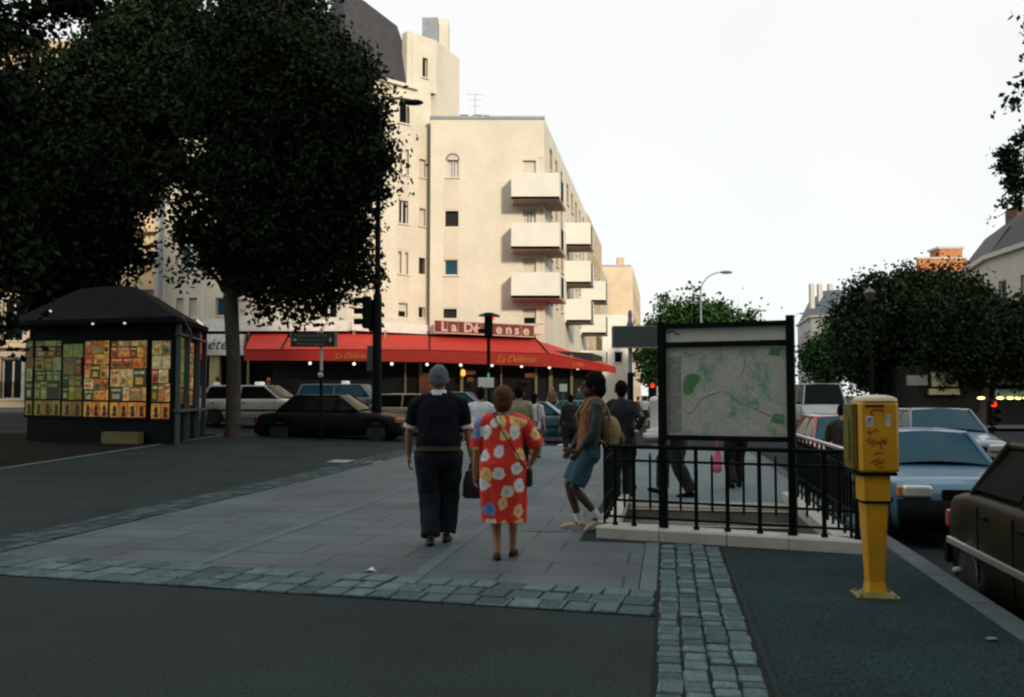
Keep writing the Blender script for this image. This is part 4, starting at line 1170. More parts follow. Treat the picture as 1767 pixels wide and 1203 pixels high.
mb = MB(); q = P(553,647,YD-.1); mb.lathe([(.001,-.02),(.08,-.02),(.08,.02),(.001,.02)], q, n=14, axis='Y'); mb.build('round_disc', m_stone, ds, world=True)

# yellow ticket machine
gY = G(1510,1030,0); YY = gY.y
ym = thing('pay_machine', 'yellow machine on a tapering yellow pedestal with red graffiti, right foreground', 'machine', (gY.x,YY,0), math.radians(-9))
m_yel = M('yellow_paint', (.68,.33,.010), .5, var=.16, scale=4, bump=.08, coat=.15)
m_yel2 = M('dark_yellow_green', (.15,.13,.02), .55, var=.25, scale=5, bump=.1)  # darker, greener yellow for the side panel and base plate
m_graf = M('red_marker', (.50,.03,.008), .6, var=.1)
mb = MB(); mb.bbox((-.12,-.15,.93),(.16,.15,1.455),.022)
mb.build('cabinet', m_yel, ym)
mb = MB(); mb.bbox((-.175,-.10,.95),(-.1205,.15,1.44),.012); mb.bbox((-.19,-.09,1.02),(-.176,.08,1.33),.005); mb.build('side_panel', m_yel2, ym)
mb = MB()
rings = []
for z, k in ((1.456,1.0),(1.475,.96),(1.49,.8),(1.5,.5),(1.503,.1)):
    rings.append([(.02+k*x,k*y*1.05,z) for x,y in ((-.13,-.12),(-.1,-.145),(.11,-.145),(.14,-.12),(.14,.12),(.11,.145),(-.1,.145),(-.13,.12))])
mb.loft(rings,0,True); mb.build('lid', M('faded_lid', (.62,.55,.38), .5, var=.2, scale=6), ym)
mb = MB(); mb.bbox((-.14,-.13,.905),(.15,.13,.931),.01); mb.build('band', m_black, ym)
mb = MB(); mb.bbox((-.10,-.10,.70),(.10,.10,.72),.005); mb.build('band', m_black, ym)
mb = MB(); rings=[]
for z, w in ((.045,.075),(.12,.062),(.4,.075),(.70,.090)):
    rings.append([(x*w,y*w,z) for x,y in ((-1,-.8),(-.8,-1),(.8,-1),(1,-.8),(1,.8),(.8,1),(-.8,1),(-1,.8))])
mb.loft(rings,0,False); rings=[]
for z, w in ((.72,.105),(.905,.105)):
    rings.append([(x*w,y*w,z) for x,y in ((-1,-.8),(-.8,-1),(.8,-1),(1,-.8),(1,.8),(.8,1),(-.8,1),(-1,.8))])
mb.loft(rings,0,False); mb.build('pedestal', m_yel, ym)
mb = MB(); mb.bbox((-.155,-.13,.0),(.155,.13,.022),.006); rings=[]
for z, w in ((.022,.115),(.045,.078)): rings.append([(x*w,y*w,z) for x,y in ((-1,-.8),(-.8,-1),(.8,-1),(1,-.8),(1,.8),(.8,1),(-.8,1),(-1,.8))])
mb.loft(rings,0,False)
for x in (-.12,.12):
    for y in (-.1,.1): mb.lathe([(.014,.02),(.014,.036),(.004,.038)],(x,y,0),n=8)
mb.build('base_plate', m_yel2, ym)
mb = MB(); mb.box((-.075,-.156,1.415),(.055,-.1505,1.428)); mb.build('slot', m_black, ym)
mb = MB(); mb.box((-.07,-.1525,1.27),(-.02,-.1503,1.345)); mb.box((.065,-.1525,1.27),(.10,-.1503,1.36)); mb.build('sticker', M('torn_sticker', (.6,.62,.58), .6, var=.4, scale=30), ym)
mb = MB(); mb.slab([(-.058,-.1535,1.30),(-.036,-.1535,1.315),(-.03,-.1535,1.33),(-.055,-.1535,1.335)], (0,.001,0)); mb.build('sticker_mark', M('teal_print', (.02,.25,.3), .6), ym)
mb = MB()
def scrib(pts, r=.0048):
    mb.tube([(x,-.152,z) for x, z in pts], r, n=5, flat=.9)
scrib([(.05,1.39),(.0,1.395),(-.04,1.385),(-.035,1.36),(-.02,1.355)]); scrib([(.05,1.395),(.045,1.37)])
scrib([(-.055,1.25),(-.06,1.22),(-.03,1.235),(-.05,1.215)]); scrib([(-.02,1.24),(0,1.25),(.01,1.235)])
scrib([(-.075,1.165),(-.04,1.19),(-.06,1.145),(-.01,1.18),(-.035,1.13),(.015,1.165),(.04,1.10)]); scrib([(.035,1.19),(.03,1.145),(.05,1.185),(.055,1.14),(.075,1.195)]); scrib([(.01,1.15),(.06,1.165)])
scrib([(-.02,1.07),(.03,1.085)]); scrib([(-.05,1.00),(-.01,1.03),(.02,1.01),(-.015,.995),(.01,.965),(.045,.985)]); scrib([(.01,1.04),(.02,1.0),(.05,1.03)])
mb.build('graffiti', m_graf, ym)

# ---------------------------------------------------------------- metro stairwell: curb, steps, railing, map
def uvp(u, v, z): x, y = W2(u, v); return Vector((x, y, z))
mc = thing('stairwell_curb', 'pale stone curb round the sunken stairs below the map board', 'curb', W2(.5,9.5)+(0,))
A_, B_ = G(1028,928,0), G(1492,957,0)
FLo = UV(A_.x,A_.y); FRo = UV(B_.x,B_.y)
def curb_prism(mb, quad, z0, z1, gap=.0):
    mb.slab([uvp(q[0],q[1],z0) for q in quad], (0,0,z1-z0))
mb = MB(); n = 3
for i, (f0, f1) in enumerate(((0,.255),(.255,.515),(.515,.74),(.74,1.0))):
    f0 += .002; f1 -= .002
    l = lambda a,b,f: (a[0]+(b[0]-a[0])*f, a[1]+(b[1]-a[1])*f)
    In0, In1 = (FLo[0]+.22, FLo[1]+.30), (FRo[0]-.22, FRo[1]+.30)
    q = [l(FLo,FRo,f0), l(FLo,FRo,f1), l(In0,In1,f1), l(In0,In1,f0)]
    rings = []
    for z, k in ((-.05,0),(.105,0),(.125,.02)):
        rings.append([uvp(q[0][0],q[0][1]+k,z), uvp(q[1][0],q[1][1]+k,z), uvp(q[2][0],q[2][1],z), uvp(q[3][0],q[3][1],z)])
    mb.loft(rings,0,False)
mb.build('curb_stone', m_stone, mc, world=True)
for (u0,u1,v0,v1) in ((FLo[0],FLo[0]+.22,FLo[1]+.302,12.7),(FRo[0]-.22,FRo[0],FRo[1]+.302,13.4)):
    mb = MB(); v = v0
    while v < v1:
        e = min(v+1.1, v1); vs = [uvp(a,b,z) for z in (-.05,.122) for a,b in ((u0,v+.003),(u1,v+.003),(u1,e-.003),(u0,e-.003))]
        mb.add(vs, [(0,3,2,1),(4,5,6,7),(0,1,5,4),(1,2,6,5),(2,3,7,6),(3,0,4,7)]); v = e
    mb.build('curb_stone', m_stone, mc, world=True)
sw = thing('stairway', 'sunken concrete stairway descending inside the railings', 'stairway', W2(.5,11)+(-2,))
m_step = M('worn_step', (.17,.16,.14), .9, var=.3, scale=3, bump=.3); m_well = M('well_wall', (.10,.11,.11), .9, var=.3, scale=1.5)
il, ir = FLo[0]+.222, FRo[0]-.222
mb = MB(); v = HB+.0; z = -.002
for i in range(9):
    zt_ = -.002 - .17*i
    mb.slab([uvp(il-.02,v-.30,zt_-.25), uvp(ir+.02,v-.30,zt_-.25), uvp(ir+.02,v,zt_-.25), uvp(il-.02,v,zt_-.25)], (0,0,.25)); v -= .30
mb.build('step', m_step, sw, world=True)
mb = MB(); 
for i in range(9):
    v_ = HB-.30*(i+1); zt_ = -.17*i; p, q = uvp(il,v_-.004,zt_-.03), uvp(ir,v_-.004,zt_-.03); mb.tube([p,q],.014,n=5)
mb.build('step_nosing', m_stone, sw, world=True)
mb = MB()
iv0L, iv0R = FLo[1]+.31, FRo[1]+.31
mb.quad(uvp(il,iv0L,-3), uvp(ir,iv0R,-3), uvp(ir,iv0R,0), uvp(il,iv0L,0)); mb.quad(uvp(il,HB+.1,-3), uvp(il,iv0L,-3), uvp(il,iv0L,0), uvp(il,HB+.1,0))
mb.quad(uvp(ir,iv0R,-3), uvp(ir,HB+.1,-3), uvp(ir,HB+.1,0), uvp(ir,iv0R,0)); mb.quad(uvp(il,iv0L,-3), uvp(il,HB,-3), uvp(ir,HB,-3), uvp(ir,iv0R,-3))
mb.build('well_wall', m_well, sw, world=True)
mb = MB(); mb.slab([uvp(il,HB,.001),uvp(ir,HB,.001),uvp(ir,HB+.32,.001),uvp(il,HB+.32,.001)], (0,0,.012)); mb.build('threshold', M('beige_stone', (.34,.30,.22), .9, var=.2), sw, world=True)
# railing
rl = thing('railing', 'black iron railing round the metro stairs with alternating long and short bars', 'railing', W2(.5,9.2)+(0,))
def onfront(px, z, dv=.13):
    # point over the front curb line seen in column px
    a, b = uvp(FLo[0]+.08,FLo[1]+dv,z), uvp(FRo[0]-.08,FRo[1]+dv-.02,z)
    k = (px-CX)/F/cp; t = (k*a.y-a.x)/((b.x-a.x)-k*(b.y-a.y)); return a.lerp(b, t)
fl_, fr_2 = onfront(1045,0), onfront(1475,0)
long_px = (1060,1092,1145,1198.5,1252,1307,1361,1417,1473); short_px = (1076,1120,1172,1226,1280,1335,1388,1445)
for px in long_px:
    p = onfront(px,0); r = .021 if px in (1145,1361) else .017
    mb = MB(); mb.box((p.x-r,p.y-r,.12),(p.x+r,p.y+r,.955)); mb.box((p.x-r*1.5,p.y-r*1.5,.121),(p.x+r*1.5,p.y+r*1.5,.16)); mb.build('long_bar', m_green, rl, world=True)
for px in short_px:
    p = onfront(px,0); mb = MB(); mb.tube([(p.x,p.y,.30),(p.x,p.y,.33),(p.x,p.y,.86),(p.x,p.y,.90)],[.004,.013,.013,.003],n=8); mb.build('short_bar', m_green, rl, world=True)
for z, r in ((.955,.022),(.81,.014),(.39,.014),(.215,.014)):
    a, b = onfront(1048,z), onfront(1478,z); mb = MB(); mb.tube([a,b],r,n=8,flat=.8); mb.build('rail', m_green, rl, world=True)
def side(u0, v0, u1, v1, nb, endv=None):
    for z, r in ((.955,.024),(.81,.014),(.39,.014),(.215,.014)):
        mb = MB(); mb.tube([uvp(u0,v0,z),uvp(u1,v1,z)],r,n=8,flat=.8)
        o = mb.build('handrail' if z > .9 else 'rail', m_bright if (z > .9 and u0 > 1) else m_green, rl, world=True)
    for i in range(nb):
        f = (i+.5)/nb; p = uvp(u0+(u1-u0)*f, v0+(v1-v0)*f, 0)
        mb = MB()
        if i % 2: mb.tube([(p.x,p.y,.30),(p.x,p.y,.86),(p.x,p.y,.90)],[.012,.012,.003],n=7)
        else: mb.tube([(p.x,p.y,.12),(p.x,p.y,.955)],.015,n=7)
        mb.build('short_bar' if i % 2 else 'long_bar', m_green, rl, world=True)
side(FLo[0]+.08, FLo[1]+.13, FLo[0]+.10, 12.6, 16)
side(FRo[0]-.08, FRo[1]+.11, FRo[0]-.08, 13.3, 26)
# map board on the front rail posts
pL, pR = onfront(1146,0,.17), onfront(1368,0,.17)
mbd = thing('map_board', 'large framed city map on dark posts over the metro railing', 'board', (pL+pR)/2)
dirb = (pR-pL).normalized(); nb_ = Vector((dirb.y,-dirb.x,0)); Lb = (pR-pL).length
class BF(Facade):
    def __init__(s, a, b): s.a, s.b = a.copy(), b.copy(); s.L=(b-a).length; s.d=(b-a).normalized(); s.n=Vector((s.d.y,-s.d.x,0))
bf = BF(pL, pR)
zt_b = lambda py, f=.5: Z(py, (pL.y*(1-f)+pR.y*f))
zT_, zB_ = zt_b(558), zt_b(756)
for t, zt_, zl in ((-.03,zT_+.03,.12),(Lb-.03,zT_+.06,.12)):
    mb = MB(); bf.box(mb, t-.03, t+.045, zl, zt_, -.06, .05); mb.build('post', m_green, mbd, world=True)
mb = MB()
bf.box(mb, .018, Lb-.062, zT_-.04, zT_+.01, -.10, .055); bf.box(mb, .018, Lb-.062, zt_b(597), zt_b(589), -.06, .045); bf.box(mb, .018, Lb-.062, zB_-.03, zB_+.02, -.06, .045)
bf.box(mb, .018, Lb-.062, zB_+.02, zT_-.04, -.06, -.02)
mb.build('frame', m_green, mbd, world=True)
mb = MB(); bf.box(mb, .022, Lb-.066, zt_b(588.5), zt_b(565), -.019, .01); mb.build('header_panel', M('header_white', (.62,.65,.58), .6, var=.08), mbd, world=True)
mb = MB(); mb.tube([bf.pt(.04,zt_b(572),.014), bf.pt(.09,zt_b(569),.014), bf.pt(.14,zt_b(575),.014), bf.pt(.17,zt_b(574),.014)], .006, n=5); mb.build('header_mark', m_black, mbd, world=True)
def map_mat():
    m = bpy.data.materials.new('city_map'); m.use_nodes = True; nt = m.node_tree; b = nt.nodes['Principled BSDF']; b.inputs['Roughness'].default_value=.35
    L = nt.links.new; tc = nt.nodes.new('ShaderNodeTexCoord')
    def vor(scale, feat='DISTANCE_TO_EDGE'):
        v = nt.nodes.new('ShaderNodeTexVoronoi'); v.feature = feat; v.inputs['Scale'].default_value = scale; L(tc.outputs['Object'], v.inputs['Vector']); return v
    def ramp(src, *el):
        r = nt.nodes.new('ShaderNodeValToRGB'); r.color_ramp.elements[0].position=el[0][0]; r.color_ramp.elements[0].color=(*el[0][1],1)
        r.color_ramp.elements[1].position=el[1][0]; r.color_ramp.elements[1].color=(*el[1][1],1)
        for p, c in el[2:]: e = r.color_ramp.elements.new(p); e.color=(*c,1)
        L(src, r.inputs['Fac']); return r.outputs['Color']
    def mix(a, b_, fac, bt='MIX'):
        x = nt.nodes.new('ShaderNodeMix'); x.data_type='RGBA'; x.blend_type=bt
        if isinstance(fac,(int,float)): x.inputs['Factor'].default_value=fac
        else: L(fac, x.inputs['Factor'])
        L(a, x.inputs[6]); L(b_, x.inputs[7]); return x.outputs[2]
    n1 = nt.nodes.new('ShaderNodeTexNoise'); n1.inputs['Scale'].default_value=5; n1.inputs['Detail'].default_value=8; n1.inputs['Roughness'].default_value=.75; L(tc.outputs['Object'], n1.inputs['Vector'])
    base = ramp(n1.outputs['Fac'], (.34,(.16,.36,.22)), (.66,(.60,.64,.54)), (.42,(.38,.50,.40)), (.5,(.54,.58,.50)), (.58,(.58,.54,.50)))
    v2 = vor(26); st_ = ramp(v2.outputs['Distance'], (.0,(.75,.72,.65)), (.05,(.9,.9,.9)), (.1,(1,1,1)))
    v3 = vor(60,'F1'); dots = ramp(v3.outputs['Distance'], (.12,(.35,.38,.55)), (.4,(1,1,1)))
    v4 = vor(5); rd = ramp(v4.outputs['Distance'], (.0,(.55,.45,.35)), (.03,(1,1,1)))
    o_ = mix(base, dots, .8, 'MULTIPLY'); o_ = mix(o_, st_, .6, 'MULTIPLY'); o_ = mix(o_, rd, .25, 'MULTIPLY')
    L(o_, b.inputs['Base Color']); return m
mb = MB(); za_, zb_ = zB_+.022, zt_b(598)
bf.box(mb, .022, Lb-.066, za_, zb_, -.018, .006); mb.build('map_sheet', map_mat(), mbd, world=True)
m_park = M('map_park', (.10,.27,.10), .4, var=.2, scale=14); m_river = M('map_river', (.26,.36,.40), .4, var=.1)
m_index = M('map_index', (.36,.37,.33), .4, var=.2, scale=40, fine=.2)
def mappoly(pts, mat, nm):
    mb = MB(); mb.slab([bf.pt(.022+(Lb-.088)*x, za_+(zb_-za_)*y, .0075) for x,y in pts], bf.n*.001); mb.build(nm, mat, mbd, world=True)
mappoly([(.15,.62),(.17,.68),(.23,.70),(.29,.68),(.28,.60),(.24,.55),(.23,.48),(.18,.45),(.145,.50)], m_park, 'park_patch')
mappoly([(.86,.90),(.95,.88),(.97,.97),(.88,.97)], m_park, 'park_patch'); mappoly([(.87,.16),(.97,.14),(.98,.24),(.90,.26)], m_park, 'park_patch')
mappoly([(.0,.02),(.13,.02),(.13,.9),(.0,.9)], m_index, 'index_panel')
mb = MB()
for i in range(40):
    zz = za_+(zb_-za_)*(.05+.84*i/40)
    for c in (.012,.052,.092): bf.box(mb, .022+(Lb-.088)*c, .022+(Lb-.088)*(c+.034), zz, zz+.007, .0085, .0095)
mb.build('index_text', M('map_text', (.16,.18,.17), .6), mbd, world=True)
def river(pts):
    mb = MB(); vs=[]
    for x,y in pts: vs.append(bf.pt(.022+(Lb-.088)*x, za_+(zb_-za_)*y, .008))
    mb.tube(vs, .005, n=5, flat=.3); mb.build('river_line', m_river, mbd, world=True)
river([(.14,.30),(.2,.24),(.26,.33),(.3,.42),(.38,.46),(.46,.50),(.54,.47),(.6,.40),(.68,.34),(.76,.30),(.84,.24),(.97,.2)]); river([(.14,.95),(.22,.90),(.3,.94),(.36,.88)]); river([(.62,.95),(.67,.85),(.66,.75),(.63,.66)])
mb = MB(); p = bf.pt(.022+(Lb-.088)*.62, za_+(zb_-za_)*.36, .01); mb.ell(p, (.012,.004,.012), n=8, m=5); mb.build('here_marker', M('orange_dot', (.8,.2,.03), .5), mbd, world=True)

# metro totem behind the map
YM = 14.5; xM = X(1088,YM)
mt_ = thing('metro_sign', 'blank grey box sign on a two-tone post left of the map board', 'sign', (xM,YM,0))
mb = MB(); mb.tube([(xM,YM,0),(xM,YM,Z(643,YM))],[.055,.05],n=12); mb.lathe([(.09,0),(.09,.05),(.06,.08)],(xM,YM,0)); mb.build('lower_post', m_green, mt_, world=True)
mb = MB(); mb.tube([(xM,YM,Z(643,YM)),(xM,YM,Z(600,YM))],.036,n=12); mb.build('upper_post', M('pale_post', (.35,.36,.36), .4, .4), mt_, world=True)
mb = MB(); mb.bbox((X(1057,YM),YM-.1,Z(599,YM)),(X(1160,YM),YM+.1,Z(563,YM)),.015); mb.build('box', M('box_grey', (.075,.098,.10), .6, var=.12), mt_, world=True)
mb = MB(); mb.box((X(1057,YM),YM-.1,Z(600.5,YM)),(X(1160,YM),YM+.1,Z(599,YM)-.001)); mb.build('lit_lower_edge', m_stone, mt_, world=True)  # pale strip stands in for light along the box's bottom edge
mb = MB(); mb.lathe([(.05,0),(.06,.03),(.035,.08),(.035,.2),(.02,.26)],(xM,YM,Z(563,YM)),n=10); mb.build('finial', m_zinc, mt_, world=True)

# white round pillar beyond
xP = X(1130,32); pp = thing('pillar', 'white round pillar on a stepped base between the metro sign post and map board', 'pillar', (xP,32,0))
mb = MB(); mb.lathe([(.19,.28),(.17,.35),(.17,1.2),(.20,1.26),(.20,1.34),(.15,1.42),(.02,1.46)],(0,0,0),n=18); mb.build('shaft', m_white, pp)
mb = MB(); mb.bbox((-.38,-.38,0),(.38,.38,.14),.02); mb.bbox((-.28,-.28,.1405),(.28,.28,.28),.02); mb.build('base', m_white, pp)

# curved street lamps and lantern
def curved_lamp(label, pxb, Y, pxh, pyh, pyt, r=.07):
    x = X(pxb,Y); h = P(pxh,pyh,Y); t = thing('street_lamp', label, 'lamp', (x,Y,0), 0, 'curved street lamps down the boulevard')
    zt_ = Z(pyt,Y); mb = MB(); pts = [(x,Y,0),(x,Y,zt_*.6),(x,Y,zt_)]
    for i in range(1,7):
        a = i/6*math.pi/2; pts.append((x+(h.x-.3-x)*(1-math.cos(a)), Y, zt_+(h.z-zt_)*math.sin(a)))
    mb.tube(pts, [r*1.3,r,r*.8]+[r*.6]*6, n=8); mb.build('column', m_zinc, t, world=True)
    mb = MB(); mb.ell((h.x,Y,h.z), (.42,.16,.11), n=12, m=8); mb.build('lamp_head', m_grey, t, world=True)
curved_lamp('curved grey street lamp above the green tree behind the map board', 1211, 58, 1253, 470, 505)
curved_lamp('small far street lamp over the roofs right of the map board', 1372, 120, 1384, 541, 552)
xL = X(1504,34); ll = thing('lantern_post', 'old lantern post with a pale pointed head in front of the right trees', 'lamp', (xL,34,0))
mb = MB(); mb.tube([(xL,34,0),(xL,34,Z(520,34))],[.08,.04],n=10); mb.build('column', m_black, ll, world=True)
mb = MB(); z = Z(520,34); mb.lathe([(.06,0),(.10,.05),(.22,.30),(.24,.33),(.05,.5),(.02,.56)],(xL,34,z),n=8,smooth=False); mb.build('lamp_head', M('lantern_glass', (.10,.09,.08), .3), ll, world=True)
# far signals
q = P(1125,660,40); t = signal('traffic_light', 'small far traffic light showing red between the pillar and the green trees', q, 0, s=.9, lit=(2,m_redlit))
mb = MB(); mb.tube([(0,.05,-q.z),(0,.05,-.9)],.05,n=8); mb.build('post', m_green, t)
q = P(1712,690,34); t = signal('traffic_light', 'red traffic light glowing in front of the dark corner cafe at right', q, 0, s=1.0, lit=(2,m_redlit))
mb = MB(); mb.tube([(0,.05,-q.z),(0,.05,-.9)],.05,n=8); mb.build('post', m_green, t)
# notice boards near the cafe
for px, py, w, h, Y, lab in ((838.5,660.5,27,17,23.0,'small blank white notice board above the woman in the flowered dress'),(972,669.5,13,13,30,'tiny square white notice on the dark cafe terrace')):
    q = P(px,py,Y); s_ = Y/F; g0 = gz(q.x,Y)
    t = thing('notice_board', lab, 'sign', (q.x,Y,g0)); mb = MB(); mb.bbox((q.x-w/2*s_,Y-.02,q.z-h/2*s_),(q.x+w/2*s_,Y+.02,q.z+h/2*s_),.01); mb.build('panel', m_white, t, world=True)
    mb = MB(); mb.tube([(q.x,Y+.04,g0),(q.x,Y+.04,q.z)],.025,n=8); mb.build('post', m_grey, t, world=True)
# litter, manhole and pale plate
mbx = MB(); q = G(637,988); mbx.add([q+Vector(a) for a in ((-.05,0,.005),(0,-.03,.03),(.06,.0,.006),(.02,.05,.04),(-.03,.04,.01))], [(0,1,4),(1,2,3),(1,3,4),(0,1,2)]); mbx.slab([q+Vector((-.03,-.02,.012)),q+Vector((.05,-.01,.02)),q+Vector((.04,.04,.015))],(0,0,.004)); tag(mbx.build('crumpled_paper', m_white, None, off=q), 'crumpled white paper scrap on the slabs left of the couple', 'litter')
q = G(1652,990); mbx = MB(); mbx.ell(q+Vector((0,0,.03)), (.045,.03,.028), n=8, m=6); tag(mbx.build('paper_cup', M('dull_paper',(.3,.42,.45),.8), None, off=q), 'crushed pale cup on the kerb beside the olive car', 'litter')
q = G(1712,1107); mbx = MB(); mbx.ell(q+Vector((0,0,.015)), (.04,.025,.012), n=8, m=5); tag(mbx.build('paper_scrap', M('grey_paper',(.14,.20,.22),.8), None, off=q), 'small pale scrap on the pavement at the bottom right', 'litter')
uq = UV(*G(612,800)[:2]); mb = MB(); patch(uq[0]-.55, uq[0]+.55, uq[1]-.30, uq[1]+.30, .012, 2, mb); o = ground('metal_cover', mb, M('pale_plate',(.30,.32,.33),.6,var=.15), 'structure')
uq = UV(*G(945,915)[:2]); mb = MB(); patch(uq[0]-.22, uq[0]+.22, uq[1]-.16, uq[1]+.16, .0095, 2, mb); o = ground('manhole_cover', mb, M('iron_plate',(.03,.04,.045),.6,var=.15), 'structure')

# ---------------------------------------------------------------- cars
def pl(pts, x):
    if x <= pts[0][0]: return pts[0][1]
    for (a, va), (b, vb_) in zip(pts, pts[1:]):
        if x <= b: return va + (vb_-va)*sm2((x-a)/(b-a))
    return pts[-1][1]
def sm2(t): return t*.5 + (t*t*(3-2*t))*.5
def car(label, loc, rz, paint, L=4.3, W=1.66, H=1.40, belt=.92, hood=.84, ws=(.75,.18), rw=(-1.15,-1.55), deck=None, wheel_r=.30, wx=None, group='cars round the crossing',
        rear_h=.86, name='parked_car', taxi=None, chrome=False, cat='car', rimm=None, glass=None, trim=True, lampm=None, bump_m=None, deepb=False):
    """+x is the front. ws=(base x, roof x) of the windscreen, rw=(roof x, base x) of the rear glass"""
    h = L/2; wx = wx or (h-.78, -h+.80)
    t = thing(name, label, cat, loc, rz, group)
    glass = glass or m_glass
    topp = [(-h,.50),(-h+.04,rear_h-.10),(-h+.22,rear_h),(rw[1],belt-.01),(rw[1]+.05,belt),(ws[0]-.05,belt),(ws[0],belt-.005),(h-.35,hood-.05),(h-.10,hood-.13),(h,.46)]
    def wid(x): 
        a = abs(x)/h; return W/2*(1-.03*a**2-.09*a**8)
    xs = sorted(set([round(-h + L*i/64, 4) for i in range(65)] + [wx[0]-wheel_r-.04, wx[0]+wheel_r+.04, wx[1]-wheel_r-.04, wx[1]+wheel_r+.04]))
    rings = []
    ra = wheel_r+.05
    for x in xs:
        zt_ = pl(topp, x); w = wid(x); zb = .20 if abs(x) < h-.12 else .26
        za = zb
        for c in wx:
            if abs(x-c) < ra: za = max(za, wheel_r + math.sqrt(ra*ra-(x-c)**2))
        za = min(za, zt_-.12)
        zsh = zt_-.07; half = [(w*.55, zb), (w-.10, zb), (w-.02, za), (w, za+(zsh-za)*.35), (w+.008, za+(zsh-za)*.6), (w-.004, zsh), (w-.035, zt_-.025), (w-.11, zt_), (w*.5, zt_+.018), (0, zt_+.024)]
        ring = [(x, -a, b) for a, b in half] + [(x, a, b) for a, b in half[:-1][::-1]]
        rings.append(ring)
    mb = MB(); mb.loft(rings, 0, True); body = mb.build('body', paint, t)
    # under-side / wheel wells
    mb = MB(); mb.box((-h+.25,-W/2+.17,.22),(h-.25,W/2-.17,.62)); mb.build('underbody', m_black, t)
    # glasshouse
    zr = H-.045; wb_, wr_ = W/2-.07, W/2-.23
    RB = lambda x, s, z, y: Vector((x, s*y, z))
    yb = lambda x: wb_
    fb_, ft_ = ws; rt_, rb_ = rw
    mb = MB()   # cabin solid, dark lining
    lo = [(rb_+.05,-wb_+.03,belt-.02),(fb_-.08,-wb_+.03,belt-.02),(fb_-.08,wb_-.03,belt-.02),(rb_+.05,wb_-.03,belt-.02)]
    hi = [(rt_+.02,-wr_+.03,zr-.02),(ft_-.04,-wr_+.03,zr-.02),(ft_-.04,wr_-.03,zr-.02),(rt_+.02,wr_-.03,zr-.02)]
    mb.loft([lo, hi], 0, False); mb.build('cabin', m_black, t)
    def curved(a, b, c, d, bulge, n=6):  # a,b bottom (left,right) ; d,c top
        g = []; a,b,c,d = map(Vector,(a,b,c,d)); nr = (b-a).cross(d-a).normalized()
        for j in range(3):
            for i in range(n+1):
                s_ = i/n; p = a.lerp(b,s_).lerp(d.lerp(c,s_), j/2); g.append(p + nr*bulge*math.sin(math.pi*s_))
        fs = [(j*(n+1)+i, j*(n+1)+i+1, (j+1)*(n+1)+i+1, (j+1)*(n+1)+i) for j in range(2) for i in range(n)]
        return g, fs
    e = .02
    for nm, (xb, xt_), sgn in (('windscreen', ws, 1), ('rear_window', (rw[1], rw[0]), -1)):
        if sgn > 0: g, fs = curved((xb,-wb_+.06,belt+e),(xb,wb_-.06,belt+e),(xt_,wr_-.05,zr-.01),(xt_,-wr_+.05,zr-.01), .06)
        else: g, fs = curved((xb,wb_-.06,belt+e),(xb,-wb_+.06,belt+e),(xt_,-wr_+.05,zr-.01),(xt_,wr_-.05,zr-.01), .05)
        mb = MB(); mb.add(g, fs, 0, True); mb.build(nm, glass, t)
    mid = (fb_+rb_)/2+.02
    for s_ in (-1, 1):
        for (b0, b1, t0, t1) in ((fb_-.12, mid+.04, ft_-.02, mid+.03), (mid-.04, rb_+.14, mid-.03, rt_+.04)):
            pts = [RB(b0,s_,belt+.03,wb_+.003),RB(b1,s_,belt+.03,wb_+.003),RB(t1,s_,zr-.03,wr_+.012),RB(t0,s_,zr-.03,wr_+.012)]
            mb = MB(); mb.slab(pts, (0,-s_*.02,0)); mb.build('side_window', glass, t)
        # pillars
        mb = MB(); pr = .030
        mb.tube([RB(fb_+.02,s_,belt-.02,wb_-.02),RB(ft_,s_,zr,wr_-.01)], pr, n=8)
        mb.tube([RB(mid,s_,belt-.02,wb_-.008),RB(mid,s_,zr,wr_)], pr*.9, n=8)
        mb.tube([RB(rb_+.04,s_,belt-.02,wb_-.02),RB(rt_,s_,zr,wr_-.01)], pr*1.5, n=8)
        mb.tube([RB(ft_,s_,zr,wr_-.01),RB(rt_,s_,zr,wr_-.01)], .03, n=8)
        mb.build('pillar', paint, t)
        # door lines and handles
        mb = MB()
        for x in (fb_-.10, mid, rb_+.35):
            mb.box((x-.005, s_*(wid(x)+.004)-.006, .30), (x+.005, s_*(wid(x)+.004)+.006, belt-.09))
        mb.build('door_seam', m_black, t)
        mb = MB()
        for x in (mid+.12, rb_+.45): mb = MB(); mb.bbox((x,s_*(wid(x)+.01)-.015,belt-.17),(x+.14,s_*(wid(x)+.01)+.015,belt-.14),.006); mb.build('door_handle', m_black, t)
        if trim:
            mb = MB(); mb.bbox((-h+.3,s_*(W/2)-.022,.50),(h-.3,s_*(W/2)+.022,.56),.01); mb.build('side_trim', m_bright if chrome else m_black, t)
        mb = MB(); mb.ell((fb_-.18,s_*(W/2+.07),belt+.06),(.06,.09,.055),n=10,m=6); mb.build('mirror', m_black, t)
    mb = MB(); rings = []
    for k, z in ((1.0,zr-.03),(1.0,zr),(.93,zr+.025),(.7,H-.008),(.3,H)):
        xa, xb_ = ft_*1.0, rt_; cx2 = (xa+xb_)/2; lx = (xa-xb_)/2+.03
        ring = []
        for j in range(24):
            a = 2*math.pi*j/24; c, s_ = math.cos(a), math.sin(a); pw = .35
            ring.append((cx2+lx*k*math.copysign(abs(c)**pw,c), (wr_+.0)*k*math.copysign(abs(s_)**pw,s_), z))
        rings.append(ring)
    mb.loft(rings, 0, True); mb.build('roof', paint, t)
